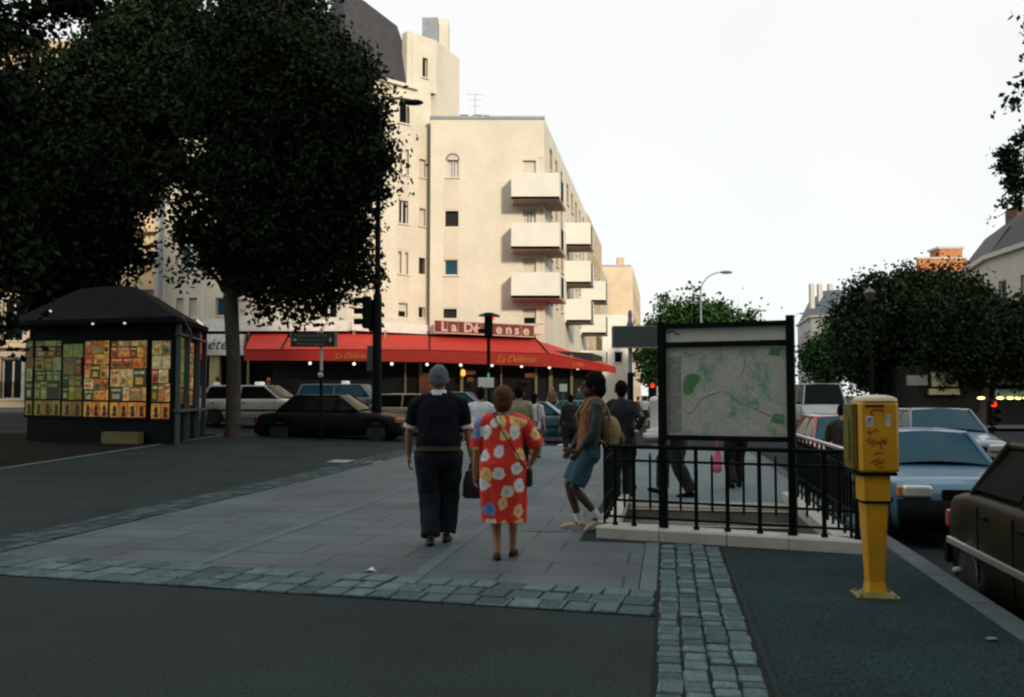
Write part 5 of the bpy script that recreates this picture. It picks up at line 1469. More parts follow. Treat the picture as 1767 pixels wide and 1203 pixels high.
    # bumpers, lamps, plate
    for nm, x, sg in (('front_bumper', h, 1), ('rear_bumper', -h, -1)):
        mb = MB(); rings = []
        for i in range(9):
            y = -W/2+.02 + (W-.04)*i/8; xx = x + sg*((.09 if deepb else .05) - (.07 if deepb else .14)*abs(i/4-1)**3)
            bl0, bl1 = (.19,.57) if deepb else (.30,.50)  # deep black bumper also stands in for the shadow under the nose
            rings.append([(xx-.09*sg*1,y,bl0),(xx,y,bl0+.01),(xx+.03*sg,y,(bl0+bl1)/2),(xx,y,bl1-.01),(xx-.09*sg,y,bl1)])
        mb.loft(rings, 0, True); mb.build(nm, bump_m or m_black, t)
    for s_ in (-1, 1):
        mb = MB(); mb.bbox((h-.16,s_*(W/2-.27)-.19,.59),(h+.006,s_*(W/2-.27)+.14,.73),.03); hl = mb.build('headlight', lampm or m_headlamp, t)
        mb = MB(); y = s_*(W/2-.075); mb.bbox((h-.19,y-.04,.59),(h-.035,y+.045,.72),.02); mb.build('indicator', m_indic, t)
        mb = MB(); y = s_*(W/2-.22); mb.bbox((-h-.012,y-.16,.60),(-h+.12,y+.16,.76),.02); mb.build('taillight', m_tail, t)
    mb = MB(); mb.bbox((h-.06,-W/2+.52,.57),(h+.012,W/2-.52,.69),.01); mb.build('grille', m_black, t)
    for x, s_, m_ in ((h+.085,1,m_white),(-h-.085,-1,m_plate)):
        mb = MB(); mb.box((min(x,x-.01*s_),-.26,.34),(max(x,x-.01*s_),.26,.45)); mb.build('number_plate', m_, t)
    # wheels
    for x in wx:
        for s_ in (-1, 1):
            c = Vector((x, s_*(W/2-.10), wheel_r))
            mb = MB(); mb.lathe([(wheel_r*.62,-.085),(wheel_r*.93,-.09),(wheel_r,-.06),(wheel_r,.06),(wheel_r*.93,.09),(wheel_r*.62,.085)], c, n=24, axis='Y'); wh = mb.build('wheel', m_rubber, t)
            mb = MB(); mb.lathe([(.001,.055*-s_),(wheel_r*.25,.06*-s_),(wheel_r*.55,.045*-s_),(wheel_r*.64,.088*-s_),(wheel_r*.60,.03*-s_),(.01,.02*-s_)], c, n=24, axis='Y'); mb.build('rim', rimm or m_rim_d, wh)
            mb = MB()
            for k in range(5):
                a = 2*math.pi*k/5+.3; d = Vector((math.cos(a),0,math.sin(a)))*wheel_r*.42
                mb.ell(c+d+Vector((0,s_*.058,0)), (wheel_r*.1,.012,wheel_r*.1), n=8, m=5)
            mb.build('rim_hole', m_black, wh)
    if taxi:
        mb = MB(); mb.bbox((-.1-.1,-.22,H-.01),(-.1+.12,.22,H+.12),.03); mb.build('taxi_sign', taxi, t)
    return t
m_headlamp = M('headlamp_glass', (.65,.70,.70), .12, .3, var=0)
m_indic = M('indicator_lens', (.55,.14,.01), .2, var=0)
m_tail = M('tail_lens', (.25,.01,.01), .2, var=0)
m_plate = M('yellow_plate', (.55,.42,.05), .5, var=0)
m_rim_d = M('wheel_rim', (.30,.31,.31), .35, .6, var=.1)
def paint(name, col, r=.25, metal=0.0, coat=.7):
    return M(name, col, r, metal, var=.04, scale=2, coat=coat)
m_taxilight = M('taxi_sign_white', (.8,.8,.75), .4, var=0, emit=.3)
def cloc(px, Y, dz=0.0):
    x = X(px, Y); u, v = UV(x, Y); return (x, Y, zroad(u, v)+dz)
rzr = -TH      # parallel to the crossing street, nose to the right
car('black sedan with orange indicator waiting behind the lamp column', cloc(580,27.3), rzr+.02, M('black_paint',(.006,.006,.006),.45,0,var=.04,spec=.3,ior=1.35), L=4.55, W=1.7, H=1.42, ws=(.95,.30), rw=(-1.05,-1.62), lampm=M('dark_lamp',(.3,.12,.03),.2,var=0))
car('white estate car with a white taxi light behind the plane tree trunk', cloc(452,33.5,.1), rzr, paint('white_car_paint',(.62,.62,.55),.35), L=4.5, W=1.7, H=1.45, belt=.95, ws=(1.0,.38), rw=(-1.75,-2.05), taxi=m_taxilight, rear_h=.92)
car('blue-grey van-like car seen through the gap above the black sedan roof', cloc(600,36.5,.05), rzr, paint('blue_grey_paint',(.10,.16,.20)), L=4.3, W=1.7, H=1.48, belt=.96, ws=(1.2,.75), rw=(-1.7,-1.9), glass=m_glass_blue, taxi=m_taxilight)
car('tan saloon mostly hidden between the lamp column and the grey-haired man', cloc(722,31.5,.04), rzr, paint('tan_paint',(.36,.27,.16)), L=4.3, W=1.65, H=1.38)
car('teal hatchback with bright alloy wheels behind the woman in the white tunic', cloc(930,31.0,0), rzr+.04, paint('teal_paint',(.025,.075,.085)), L=3.9, W=1.62, H=1.38, ws=(.8,.25), rw=(-1.3,-1.75), rimm=m_white, glass=m_glass_blue, wheel_r=.30)
car('bright teal car further back behind the man in dark clothes', cloc(1015,38.0,.0), rzr, paint('bright_teal_paint',(.03,.22,.25)), L=3.8, W=1.6, H=1.40, glass=m_glass_blue)
car('dark green car partly hidden behind the couple in the street', cloc(800,36.0,.05), rzr, paint('dark_green_paint',(.03,.07,.07)), L=4.2, W=1.65, H=1.4, glass=m_glass_blue)
car('pale hatchback parked behind the kiosk corner at left', cloc(325,35.0,.1), rzr, paint('pale_paint',(.45,.45,.42),.35), L=4.0, W=1.65, H=1.4)
def rloc(u, v): x, y = W2(u, v); return (x, y, zroad(u, v))
ahead = math.pi/2 - TH
m_bluecar = paint('light_blue_paint', (.055,.165,.26), .3, .1, .4)
car('light blue hatchback facing the camera behind the yellow machine', rloc(3.45, 13.2), ahead+math.pi, m_bluecar, L=3.75, W=1.56, H=1.33, belt=.88, hood=.84, ws=(.72,.20), rw=(-1.35,-1.72), glass=m_glass_blue, deepb=True, group='cars parked along the kerb')
car('dark olive saloon with chrome side strip at the right edge', rloc(3.28, 6.72), ahead, M('olive_paint',(.014,.013,.004),.5,0,var=.04,spec=.25,ior=1.3), glass=M('dull_glass',(.006,.009,.010),.5,0,var=0,spec=.2,ior=1.15), L=4.3, W=1.66, H=1.44, belt=.99, hood=.92, rear_h=.93, ws=(.75,.15), rw=(-1.0,-1.45), chrome=True, group='cars parked along the kerb').rotation_euler = (0,0,ahead+math.pi)
car('red-roofed car parked beyond the stair railing', rloc(3.30, 17.6), ahead+math.pi, paint('red_paint',(.40,.035,.02)), L=4.0, W=1.62, H=1.38, glass=m_glass_blue, group='cars parked along the kerb')
car('grey-blue car behind the light blue hatchback', rloc(5.7, 20.5), ahead+math.pi, paint('grey_blue_paint',(.09,.15,.19)), L=4.1, W=1.65, H=1.40, glass=m_glass_blue, group='cars parked along the kerb')
car('pale delivery van in the boulevard to the right of the map board', rloc(6.5, 41), ahead+math.pi, M('dull_white',(.40,.43,.42),.5,var=.1), L=4.8, W=1.9, H=2.15, belt=1.25, hood=1.05, ws=(1.7,1.2), rw=(-2.2,-2.35), wheel_r=.33, name='delivery_van', cat='van', group='cars parked along the kerb', rear_h=1.2)
car('small dark car in the far boulevard traffic left of the van', rloc(2.9, 40), ahead, paint('dark_grey_paint',(.05,.06,.07)), L=4.1, W=1.65, H=1.40, group='cars parked along the kerb')

# ---------------------------------------------------------------- people
def remesh(mb, voxel, smooth=2, disp=0.0, dscale=6.0, seed=0, fold=None):
    me = mb.mesh('tmp', m_black); ob = bpy.data.objects.new('tmp', me); COL.objects.link(ob)
    md = ob.modifiers.new('r', 'REMESH'); md.mode = 'VOXEL'; md.voxel_size = voxel; md.use_smooth_shade = True
    if smooth:
        ms = ob.modifiers.new('s', 'SMOOTH'); ms.iterations = smooth; ms.factor = .5
    dg = bpy.context.evaluated_depsgraph_get()
    out = bpy.data.meshes.new_from_object(ob.evaluated_get(dg))
    bpy.data.objects.remove(ob); bpy.data.meshes.remove(me)
    out.materials.clear()
    if disp:
        n = len(out.vertices); co = np.empty(n*3); no = np.empty(n*3)
        out.vertices.foreach_get('co', co); out.vertices.foreach_get('normal', no)
        co = co.reshape(-1,3); no = no.reshape(-1,3)
        for i in range(n):
            p = Vector((co[i][0]*dscale+seed, co[i][1]*dscale, co[i][2]*dscale*.55))
            d = noise.noise(p)*1.0 + noise.noise(p*2.3)*.5
            co[i] += no[i]*d*disp
        out.vertices.foreach_set('co', co.ravel())
    out.polygons.foreach_set('use_smooth', [True]*len(out.polygons)); out.update()
    return out
def ik(a, c, l1, l2, pole):
    a, c = Vector(a), Vector(c); d = c-a; L = d.length
    if L > (l1+l2)*.999: c = a + d*((l1+l2)*.999/L); d = c-a; L = d.length
    x = (l1*l1 - l2*l2 + L*L)/(2*L); h = math.sqrt(max(0, l1*l1-x*x))
    dn = d/L; pole = Vector(pole); pp_ = pole - dn*pole.dot(dn)
    if pp_.length < 1e-4: pp_ = Vector((0,1,0))
    return a + dn*x + pp_.normalized()*h, c
def rings_body(pts):   # (centre, half width, half depth)
    out = []
    for c, w, d in pts:
        c = Vector(c); out.append([c+Vector((w*math.copysign(abs(math.cos(q))**.93,math.cos(q)), d*math.copysign(abs(math.sin(q))**.85,math.sin(q)), 0)) for q in (2*math.pi*j/20 for j in range(20))])
    return out
m_skin = M('skin_light', (.42,.24,.15), .55, var=.08, scale=8)
m_skin_tan = M('skin_tan', (.34,.17,.09), .55, var=.08, scale=8)
m_skin_dark = M('skin_dark', (.07,.035,.02), .5, var=.1, scale=8)
_dm = {}
def cloth(name, col, r=.85, **k):
    key = (name, col)
    if key not in _dm: _dm[key] = M(name, col, r, var=k.pop('var',.12), scale=k.pop('scale',7), bump=.12, bscale=120, **k)
    return _dm[key]
def person(label, loc, heading, H=1.72, build=1.0, lean=(0,0), hands=None, feet=None, skin=None, hair=None, hair_style='short', hair_len=0.0,
           top=None, sleeve=.5, bottom=None, legwear='trousers', shoe=None, dress=None, top_z=.98, fine=.011, head_turn=0.0, head_dir=(0,0), collar=None, cuffs=None, group='people walking in the square',
           belly=0.0, hipz=None, shoe_style='shoe', extras=None, hem=.33, bottom_to=None, elbows=None, jacket_two=None, socks=None, knees=None):
    """local frame: facing +Y, +X is the person's right... built at 1.75 m and scaled"""
    s = H/1.75
    t = thing('person', label, 'person', loc, heading, group)
    t.scale = (s,s,s)
    skin = skin or m_skin
    hz = hipz or .93
    lx, ly = lean
    def T(z, x=0, y=0):      # torso point leaning progressively above the hips
        f = max(0, (z-hz))/(1.45-hz); return Vector((x+lx*f, y+ly*f, z))
    b = build
    hips = {1: Vector((.088*b,0,hz-.03)), -1: Vector((-.088*b,0,hz-.03))}
    sh = {1: T(1.385, .178*b), -1: T(1.385, -.178*b)}
    feet = feet or {}; hands = hands or {}; elbows = elbows or {}; knees = knees or {}
    ft = {k: Vector(feet.get(k, (k*.10, 0, .085))) for k in (1,-1)}
    hd = {k: Vector(hands.get(k, (k*.27*b, .03, .84))) for k in (1,-1)}
    K, A, E, Wr = {}, {}, {}, {}
    for k in (1,-1):
        K[k], A[k] = ik(hips[k], ft[k], .43, .43, knees.get(k, (k*.05,1,0)))
        E[k], Wr[k] = ik(sh[k], hd[k], .29, .255, elbows.get(k, (k*.5,-1,-.2)))
    hc = T(1.61, head_dir[0], .015+head_dir[1])
    hr = Matrix.Rotation(head_turn, 3, 'Z') * 1.10
    # body
    mb = MB()
    mb.loft(rings_body([(T(hz-.14),.12*b,.085),(T(hz-.06),.158*b,.105),(T(hz+.03),.16*b,.11),(T(1.08),.132*b,.10+belly),(T(1.2),.145*b,.105+belly*.6),(T(1.34),.165*b,.11),(T(1.40),.135*b,.09),(T(1.45),.08,.07)]))
    mb.tube([T(1.42,0,-.01), T(1.50,head_dir[0]*.4,0), hc+Vector((0,-.01,-.03))], [.07,.056,.056], n=14)
    def hp_(x,y,z): return hc + hr @ Vector((x,y,z))
    mb.ell(hc+hr@Vector((0,-.008,.02)), (.077,.096,.105), n=18, m=14, rot=hr)
    mb.ell(hp_(0,.03,-.045), (.056,.062,.068), n=14, m=10, rot=hr)
    mb.ell(hp_(0,.078,-.095+.01), (.026,.022,.022), n=10, m=8)
    mb.tube([hp_(0,.088,.02), hp_(0,.112,-.02), hp_(0,.094,-.03)], [.010,.016,.012], n=8, round_ends=True)
    mb.tube([hp_(-.032,.083,.030), hp_(0,.094,.028), hp_(.032,.083,.030)], .012, n=8, round_ends=True)
    mb.tube([hp_(-.02,.088,-.052), hp_(0,.096,-.05), hp_(.02,.088,-.052)], .009, n=8, round_ends=True)
    for k in (-1,1): mb.ell(hp_(k*.080,-.005,-.005), (.013,.024,.034), n=8, m=8, rot=hr)
    for k in (1,-1):
        mb.tube([T(1.43,k*.07*b), sh[k], sh[k].lerp(E[k],.5), E[k], E[k].lerp(Wr[k],.3), Wr[k]], [.040,.050,.044,.038,.040,.026], n=12, round_ends=True)
        fd = (Wr[k]-E[k]).normalized(); side_ = Vector((-k,0,0)); palmn = (side_ - fd*side_.dot(fd)).normalized(); across = fd.cross(palmn)
        if across.y < 0: across = -across
        pc = Wr[k]+fd*.045
        Rm = Matrix((across, palmn, fd)).transposed()
        mb.ell(pc, (.042,.017,.055), n=12, m=8, rot=Rm)
        for i, (o_, l) in enumerate(((.030,.072),(.010,.080),(-.010,.075),(-.029,.058))):
            b0 = Wr[k]+fd*.08+across*o_
            m1 = b0+fd*l*.5+palmn*.008; m2 = m1+(fd*.7+palmn*.7).normalized()*l*.5
            mb.tube([b0, m1, m2], [.0105,.0098,.0085], n=7, round_ends=True)
        b0 = Wr[k]+fd*.03+across*.035
        mb.tube([b0, b0+(fd*.6+across*.8).normalized()*.035, b0+(fd*.9+across*.45+palmn*.3).normalized()*.068], [.013,.0115,.009], n=7, round_ends=True)
        mb.tube([hips[k], hips[k].lerp(K[k],.5), K[k], K[k].lerp(A[k],.3), K[k].lerp(A[k],.7), A[k]], [.088,.074,.052,.056,.042,.034], n=14, round_ends=True)
        mb.tube([A[k], A[k]+Vector((0,.03,-.03))], [.034,.034], n=10, round_ends=True)
    part_from(remesh(mb, fine*.8, 2), 'body', t, skin)
    # hair
    if hair:
        mb = MB()
        if hair_style == 'afro':
            mb.ell(hp_(0,-.03,.045), (.105,.115,.12), n=20, m=14, rot=hr); mb.ell(hp_(0,-.07,-.03), (.10,.08,.09), n=16, m=10, rot=hr)
        else:
            mb.ell(hp_(0,-.020,.034), (.086,.098,.104), n=20, m=14, rot=hr)
            mb.ell(hp_(0,-.052,-.005-hair_len*.3), (.074,.062,.075+hair_len*.5), n=16, m=12, rot=hr)
            if hair_style == 'full': mb.ell(hp_(0,-.02,.045), (.098,.108,.108), n=18, m=12, rot=hr); mb.ell(hp_(0,-.05,-.02), (.088,.066,.085), n=16, m=10, rot=hr)
        me = remesh(mb, fine*.8, 1, disp=.007, dscale=26, seed=len(label))
        part_from(me, 'hair', t, hair)
    # clothes
    def sleeves(mb, frac, r0=.066, r1=.056, flare=0):
        for k in (1,-1):
            pts = [T(1.425,k*.07*b), T(1.41,k*.13*b), sh[k]]; rs = [r0*1.02, r0*1.05, r0+.004]
            if frac <= .5:
                e = sh[k].lerp(E[k], frac/.5*1.0); pts += [sh[k].lerp(e,.6), e]; rs += [r1+.006+flare*.5, r1+.004+flare]
            else:
                f = (frac-.5)/.5; e = E[k].lerp(Wr[k], f); pts += [sh[k].lerp(E[k],.5), E[k], E[k].lerp(e,.5), e]; rs += [r1+.002, r1-.004, r1-.010, r1-.014]
            mb.tube(pts, rs, n=14)
    if top and not dress:
        mb = MB(); z0 = top_z
        mb.loft(rings_body([(T(z0-.0),.176*b,.125+belly*.8),(T(z0+.05),.174*b,.127+belly),(T(1.12),.165*b,.125+belly),(T(1.24),.172*b,.128+belly*.5),(T(1.33),.183*b,.132),(T(1.39),.165*b,.115),(T(1.44),.12*b,.092),(T(1.485),.070,.068)]))
        sleeves(mb, sleeve)
        o = part_from(remesh(mb, fine, 9, disp=.017, dscale=9, seed=len(label)*.7), 'jacket' if sleeve > .6 else 'shirt', t, top)
        if jacket_two is not None:
            me = o.data; me.materials.append(jacket_two[0])
            for p in me.polygons:
                c = p.center
                if jacket_two[1](c): p.material_index = 1
        if cuffs:
            for k in (1,-1):
                e = sh[k].lerp(E[k], sleeve/.5); d = (E[k]-sh[k]).normalized(); mb = MB(); mb.tube([e-d*.006, e+d*.022], .066, n=16); mb.build('cuff', cuffs, t)
        if collar:
            mb = MB(); mb.tube([T(1.462), T(1.492), T(1.512)], [.088,.078,.066], n=18); mb.build('collar', collar, t)
    if dress:
        mb = MB()
        hm = hem/s
        mb.loft(rings_body([(T(hm),.186*b,.150),(T(hm+.03),.188*b,.152),(T(.6),.196*b,.160),(T(.85),.204*b,.170),(T(.98),.196*b,.160+belly),(T(1.12),.170*b,.138+belly),(T(1.24),.168*b,.135+belly*.5),(T(1.33),.176*b,.130),(T(1.39),.152*b,.112),(T(1.435),.115*b,.088),(T(1.462),.085,.072)]))
        sleeves(mb, sleeve, .072, .070, .014)
        me = remesh(mb, fine, 2)
        n = len(me.vertices); co = np.empty(n*3); me.vertices.foreach_get('co', co); co = co.reshape(-1,3)
        for i in range(n):      # folds that deepen towards the hem
            x, y, z = co[i]
            if z < 1.25 and abs(x) < .26:
                f = min(1, (1.25-z)/.9); a = math.atan2(y, x)
                r = 1 + f*(.060*math.sin(a*7+z*2.0) + .025*math.sin(a*13+1.3+z*3)) + .02*noise.noise(Vector((x*5,y*5,z*4)))*f
                co[i][0] *= r; co[i][1] *= r
            d = noise.noise(Vector((x*7,y*7,z*5)))*.008; co[i][1] += d
        me.vertices.foreach_set('co', co.ravel())
        uv = me.uv_layers.new(name='cloth')
        li = np.empty(len(me.loops), dtype=np.int32); me.loops.foreach_get('vertex_index', li)
        # unrolled round the body, so that the printed flowers lie on the cloth
        a = np.arctan2(co[:,0], -co[:,1]); uu = np.where(np.abs(co[:,0]) < .235, a*.19, np.sign(co[:,0])*.05+co[:,0]+co[:,1]*.6); vv = co[:,2]
        uvv = np.stack([uu[li], vv[li]], axis=1); uv.data.foreach_set('uv', uvv.astype(np.float32).ravel())
        me.update(); part_from(me, 'dress', t, dress)
    if bottom and not dress:
        mb = MB()
        if legwear == 'skirt':
            mb.loft(rings_body([(T(.60),.19*b,.15),(T(.75),.185*b,.145),(T(.92),.168*b,.125),(T(1.02),.150*b,.112)]))
        else:
            mb.loft(rings_body([(T(hz-.16),.13*b,.10),(T(hz-.10),.176*b,.125),(T(hz),.174*b,.125+belly*.5),(T(hz+.06),.166*b,.12+belly*.7),(T(hz+.10),.16*b,.115+belly*.7)]))
            for k in (1,-1):
                pts = [hips[k], hips[k].lerp(K[k],.5), K[k]]; rs = [.106*b,.102*b,.086*b]
                if legwear == 'shorts': pts = [hips[k], hips[k].lerp(K[k],.5), hips[k].lerp(K[k],.92)]; rs = [.105,.108,.112]
                elif bottom_to is None:
                    e = K[k].lerp(A[k], .98); pts += [K[k].lerp(A[k],.5), e]; rs += [.080*b,.074*b]
                mb.tube(pts, rs, n=14)
        part_from(remesh(mb, fine, 3, disp=.018, dscale=8, seed=3+len(label)), {'skirt':'skirt','shorts':'shorts'}.get(legwear,'trousers'), t, bottom)
        if legwear == 'trousers' and extras == 'belt':
            mb = MB(); mb.loft(rings_body([(T(top_z-.03),.172*b,.128+belly),(T(top_z+.012),.172*b,.128+belly)])); mb.build('belt', cloth('belt_leather',(.05,.04,.015)), t)
    # shoes
    for k in (1,-1):
        a = A[k]; dirn = Vector((0,1,0)); pitch = 0
        f = feet.get(('p',k), 0.0)     # foot pitch: heel lifted
        yw = feet.get(('y',k), -k*.12)
        R = Matrix.Rotation(yw, 3, 'Z') @ Matrix.Rotation(-f, 3, 'X')
        mb = MB(); P_ = lambda x,y,z: a + R @ Vector((x,y,z))
        hgt = -.085+.012
        mb.tube([P_(0,-.045,hgt+.02), P_(0,.0,hgt+.022), P_(0,.08,hgt+.018), P_(0,.16,hgt+.010), P_(0,.19,hgt+.008)], [.032,.036,.040,.038,.028], n=12, round_ends=True, flat=1.0)
        if shoe_style == 'shoe' : mb.tube([P_(0,0,-.035), P_(0,.0,.005)], [.042,.038], n=12)
        me = remesh(mb, fine*.8, 1)
        o = part_from(me, 'shoe', t, shoe or m_black)
        mb = MB(); pts=[]
        for q in range(16):
            an = 2*math.pi*q/16; pts.append(P_(.042*math.cos(an)*(1-.1*math.sin(an)), .07+.135*math.sin(an), hgt-.012))
        mb.slab(pts, R @ Vector((0,0,.014))); mb.build('sole', socks[1] if socks else m_black, o)
        if socks:
            mb = MB(); mb.tube([P_(0,-.005,-.03), a.lerp(K[k],.02), a.lerp(K[k],.22)], [.044,.044,.048], n=12); mb.build('sock', socks[0], t)
    return t
def flower_mat():
    m = bpy.data.materials.new('red_flower_print'); m.use_nodes = True; nt = m.node_tree; b = nt.nodes['Principled BSDF']; b.inputs['Roughness'].default_value = .8
    L = nt.links.new; uv = nt.nodes.new('ShaderNodeUVMap'); uv.uv_map = 'cloth'
    wz = nt.nodes.new('ShaderNodeTexNoise'); wz.inputs['Scale'].default_value = 14; L(uv.outputs['UV'], wz.inputs['Vector'])
    ma = nt.nodes.new('ShaderNodeVectorMath'); ma.operation='MULTIPLY_ADD'; ma.inputs[1].default_value=(.07,.07,0); L(wz.outputs['Color'], ma.inputs[0]); L(uv.outputs['UV'], ma.inputs[2])
    vo = nt.nodes.new('ShaderNodeTexVoronoi'); vo.voronoi_dimensions='2D'; vo.inputs['Scale'].default_value = 5.6; vo.inputs['Randomness'].default_value=.55; L(ma.outputs[0], vo.inputs['Vector'])
    sep = nt.nodes.new('ShaderNodeSeparateColor'); L(vo.outputs['Color'], sep.inputs['Color'])
    cr = nt.nodes.new('ShaderNodeValToRGB'); cr.color_ramp.interpolation='CONSTANT'
    cr.color_ramp.elements[0].color=(.80,.78,.80,1); cr.color_ramp.elements[1].position=.36; cr.color_ramp.elements[1].color=(.85,.55,.22,1)
    e = cr.color_ramp.elements.new(.62); e.color=(.10,.30,.62,1); e = cr.color_ramp.elements.new(.86); e.color=(.75,.72,.60,1); L(sep.outputs['Red'], cr.inputs['Fac'])
    core = nt.nodes.new('ShaderNodeMapRange'); core.inputs[1].default_value=.03; core.inputs[2].default_value=.16; core.inputs[3].default_value=.62; core.inputs[4].default_value=1.0; L(vo.outputs['Distance'], core.inputs[0])
    mu = nt.nodes.new('ShaderNodeMix'); mu.data_type='RGBA'; mu.blend_type='MULTIPLY'; mu.inputs['Factor'].default_value=1; L(cr.outputs['Color'], mu.inputs[6]); L(core.outputs[0], mu.inputs[7])
    msk = nt.nodes.new('ShaderNodeMapRange'); msk.inputs[1].default_value=.32; msk.inputs[2].default_value=.38; msk.inputs[3].default_value=1; msk.inputs[4].default_value=0; L(vo.outputs['Distance'], msk.inputs[0])
    mx = nt.nodes.new('ShaderNodeMix'); mx.data_type='RGBA'; mx.inputs[6].default_value=(.72,.035,.018,1); L(mu.outputs[2], mx.inputs[7]); L(msk.outputs[0], mx.inputs['Factor'])
    L(mx.outputs[2], b.inputs['Base Color']); return m
def at(px, py, z=0.0):
    return G(px, py, z)
navy = cloth('navy_knit', (.006,.008,.013), spec=.15); dgrey = cloth('charcoal_cloth', (.012,.017,.022), spec=.15); white_c = cloth('white_cotton', (.70,.72,.75)); blackc = cloth('black_cloth', (.009,.010,.011))
hair_grey = M('grey_hair', (.13,.14,.155), .8, spec=.2, var=.45, scale=30, bump=.5, bscale=120); hair_brown = M('brown_hair', (.10,.045,.018), .75, spec=.2, var=.4, scale=30, bump=.5, bscale=120); hair_black = M('black_hair', (.006,.005,.005), .9, spec=.1, var=.3, scale=30, bump=.5, bscale=120)

# the couple in front, walking away
mp = at(756, 940)
man = person('person with grey hair in dark navy polo with white collar, left of the flowered dress', (mp.x, mp.y, 0), .02, H=1.80, build=1.24, skin=m_skin_tan, hair=hair_grey, top=navy, sleeve=.40, top_z=.95,
       bottom=dgrey, belly=.04, collar=white_c, cuffs=white_c, extras='belt', fine=.0085, hands={-1:(-.30,.10,.86), 1:(.335,.06,.80)}, elbows={-1:(-.9,-.5,0), 1:(.6,-.8,0)},
       feet={1:(.07,.14,.085), -1:(-.07,-.06,.085)}, shoe=cloth('black_leather',(.008,.008,.008),.4))
wp = at(868, 966)
woman = person('person in red dress printed with big white, blue and yellow flowers, short brown hair', (wp.x, wp.y, 0), -.05, H=1.57, build=1.22, skin=m_skin_tan, hair=hair_brown, hair_style='full', dress=flower_mat(), hem=.34,
       sleeve=.46, belly=.02, fine=.0080, hands={-1:(-.30,.12,.86), 1:(.28,.22,.96)}, elbows={-1:(-.8,-.6,0), 1:(.9,-.6,-.1)}, feet={1:(.085,.20,.085), -1:(-.055,-.03,.085)}, shoe=cloth('black_suede',(.01,.01,.01)), shoe_style='slip')
# her shoulder bag, his hand bag
s_ = 1.57/1.75
bg = thing('shoulder_bag', 'small black shoulder bag on a thin strap across the flowered dress', 'bag', (wp.x,wp.y,0), -.05)
mb = MB(); R_ = lambda x,y,z: Vector((x*s_,y*s_,z*s_))
mb.tube([R_(-.07,.10,1.475), R_(-.095,-.02,1.49), R_(-.075,-.105,1.44), R_(-.02,-.158,1.34), R_(.06,-.175,1.22), R_(.14,-.165,1.10), R_(.205,-.12,.98), R_(.245,-.02,.90)], .009, n=6, flat=.5); mb.build('strap', blackc, bg)
mb = MB(); mb.bbox((.225*s_,-.06*s_,.74*s_),(.30*s_,.12*s_,.92*s_),.02); mb.build('pouch', blackc, bg)
hb2 = thing('hand_bag', 'black leather bag carried low between the couple', 'bag', (mp.x+.345*1.03, mp.y+.05, 0))
mb = MB(); rings=[]
for z, w, d in ((.46,.095,.05),(.48,.115,.06),(.62,.11,.06),(.72,.085,.035),(.735,.07,.02)):
    rings.append([(w*math.cos(q)*1.0, d*math.sin(q), z) for q in (2*math.pi*j/16 for j in range(16))])
mb.loft(rings); mb.build('bag_body', blackc, hb2)
mb = MB(); mb.tube([(-.05,0,.72),(-.04,0,.80),(0,0,.835),(.04,0,.80),(.05,0,.72)], .009, n=6); mb.build('handle', blackc, hb2)

# person leaning by the rail, seen from the side
lp_ = Vector((X(1015,10.15), 10.15, 0))
orange = cloth('orange_panel', (.26,.075,.028)); tealj = cloth('slate_sleeve', (.030,.045,.045))
def lean_person():
    return person('person in orange and slate jacket and blue shorts with big dark hair beside the railing', lp_, math.pi/2+.12, H=1.74, build=1.14, skin=m_skin_dark, hair=hair_black, hair_style='afro', top=tealj, sleeve=.98, top_z=.86,
       lean=(.0,-.07), bottom=cloth('blue_shorts',(.020,.085,.115)), legwear='shorts', fine=.009, hands={1:(.20,.16,.90), -1:(-.20,.14,.90)}, elbows={1:(.5,-1,0), -1:(-.5,-1,0)}, hipz=.90,
       feet={1:(.08,.09,.085), -1:(-.07,-.09,.15), ('p',-1):.45}, knees={-1:(0,1,0), 1:(0,1,0)}, shoe=cloth('beige_canvas',(.50,.38,.28)), socks=(white_c, white_c),
       jacket_two=(orange, lambda c: (abs(c.x) < .17 and c.y > .0) or (c.z > 1.30 and abs(c.x) < .17) or c.z < .90), head_dir=(0,.03))
le = lean_person()
bp = thing('backpack', 'small yellow-beige backpack on the back of the person in the orange jacket', 'backpack', lp_, math.pi/2+.12)
mb = MB(); mb.bbox((-.15,-.34,.90),(.15,-.15,1.24),.07); mb.ell((0,-.25,1.08),(.16,.12,.19),n=16,m=12); mb.build('pack', cloth('khaki_canvas',(.27,.20,.09)), bp)
mb = MB(); mb.ell((0,-.37,1.0),(.10,.045,.09),n=14,m=8); mb.build('pocket', cloth('dark_khaki',(.10,.09,.05)), bp)
for k in (-1,1):
    mb = MB(); mb.tube([(k*.10,-.24,1.15),(k*.13,-.20,1.32),(k*.12,-.13,1.45),(k*.12,.0,1.45),(k*.14,.11,1.28),(k*.18,.06,1.08),(k*.15,-.15,.97)], .016, n=6, flat=.5); mb.build('strap', cloth('khaki_canvas',(.27,.20,.09)), bp)
# man in dark suit behind
q = Vector((X(1072,12.6), 12.6, 0))
person('person in charcoal suit with a wristwatch, seen from behind right of the orange jacket', q, -.1, H=1.70, build=1.12, skin=m_skin_dark, hair=hair_black, top=cloth('suit_dark',(.010,.012,.016)), sleeve=.97, bottom=cloth('suit_dark',(.010,.012,.016)), fine=.012, top_z=.86,
       hands={-1:(-.25,.0,.85), 1:(.20,-.10,1.02)}, feet={1:(.09,.12,.085), -1:(-.09,-.12,.085)})
mb = MB(); w_ = q+Vector((.19,-.17,1.0)); mb.lathe([(.001,-.01),(.028,-.01),(.028,.01),(.001,.01)], (0,0,0), n=12, axis='Y'); tag(mb.build('wristwatch', m_bright, None), 'bright round wristwatch on the wrist of the person in the charcoal suit', 'watch').location = w_
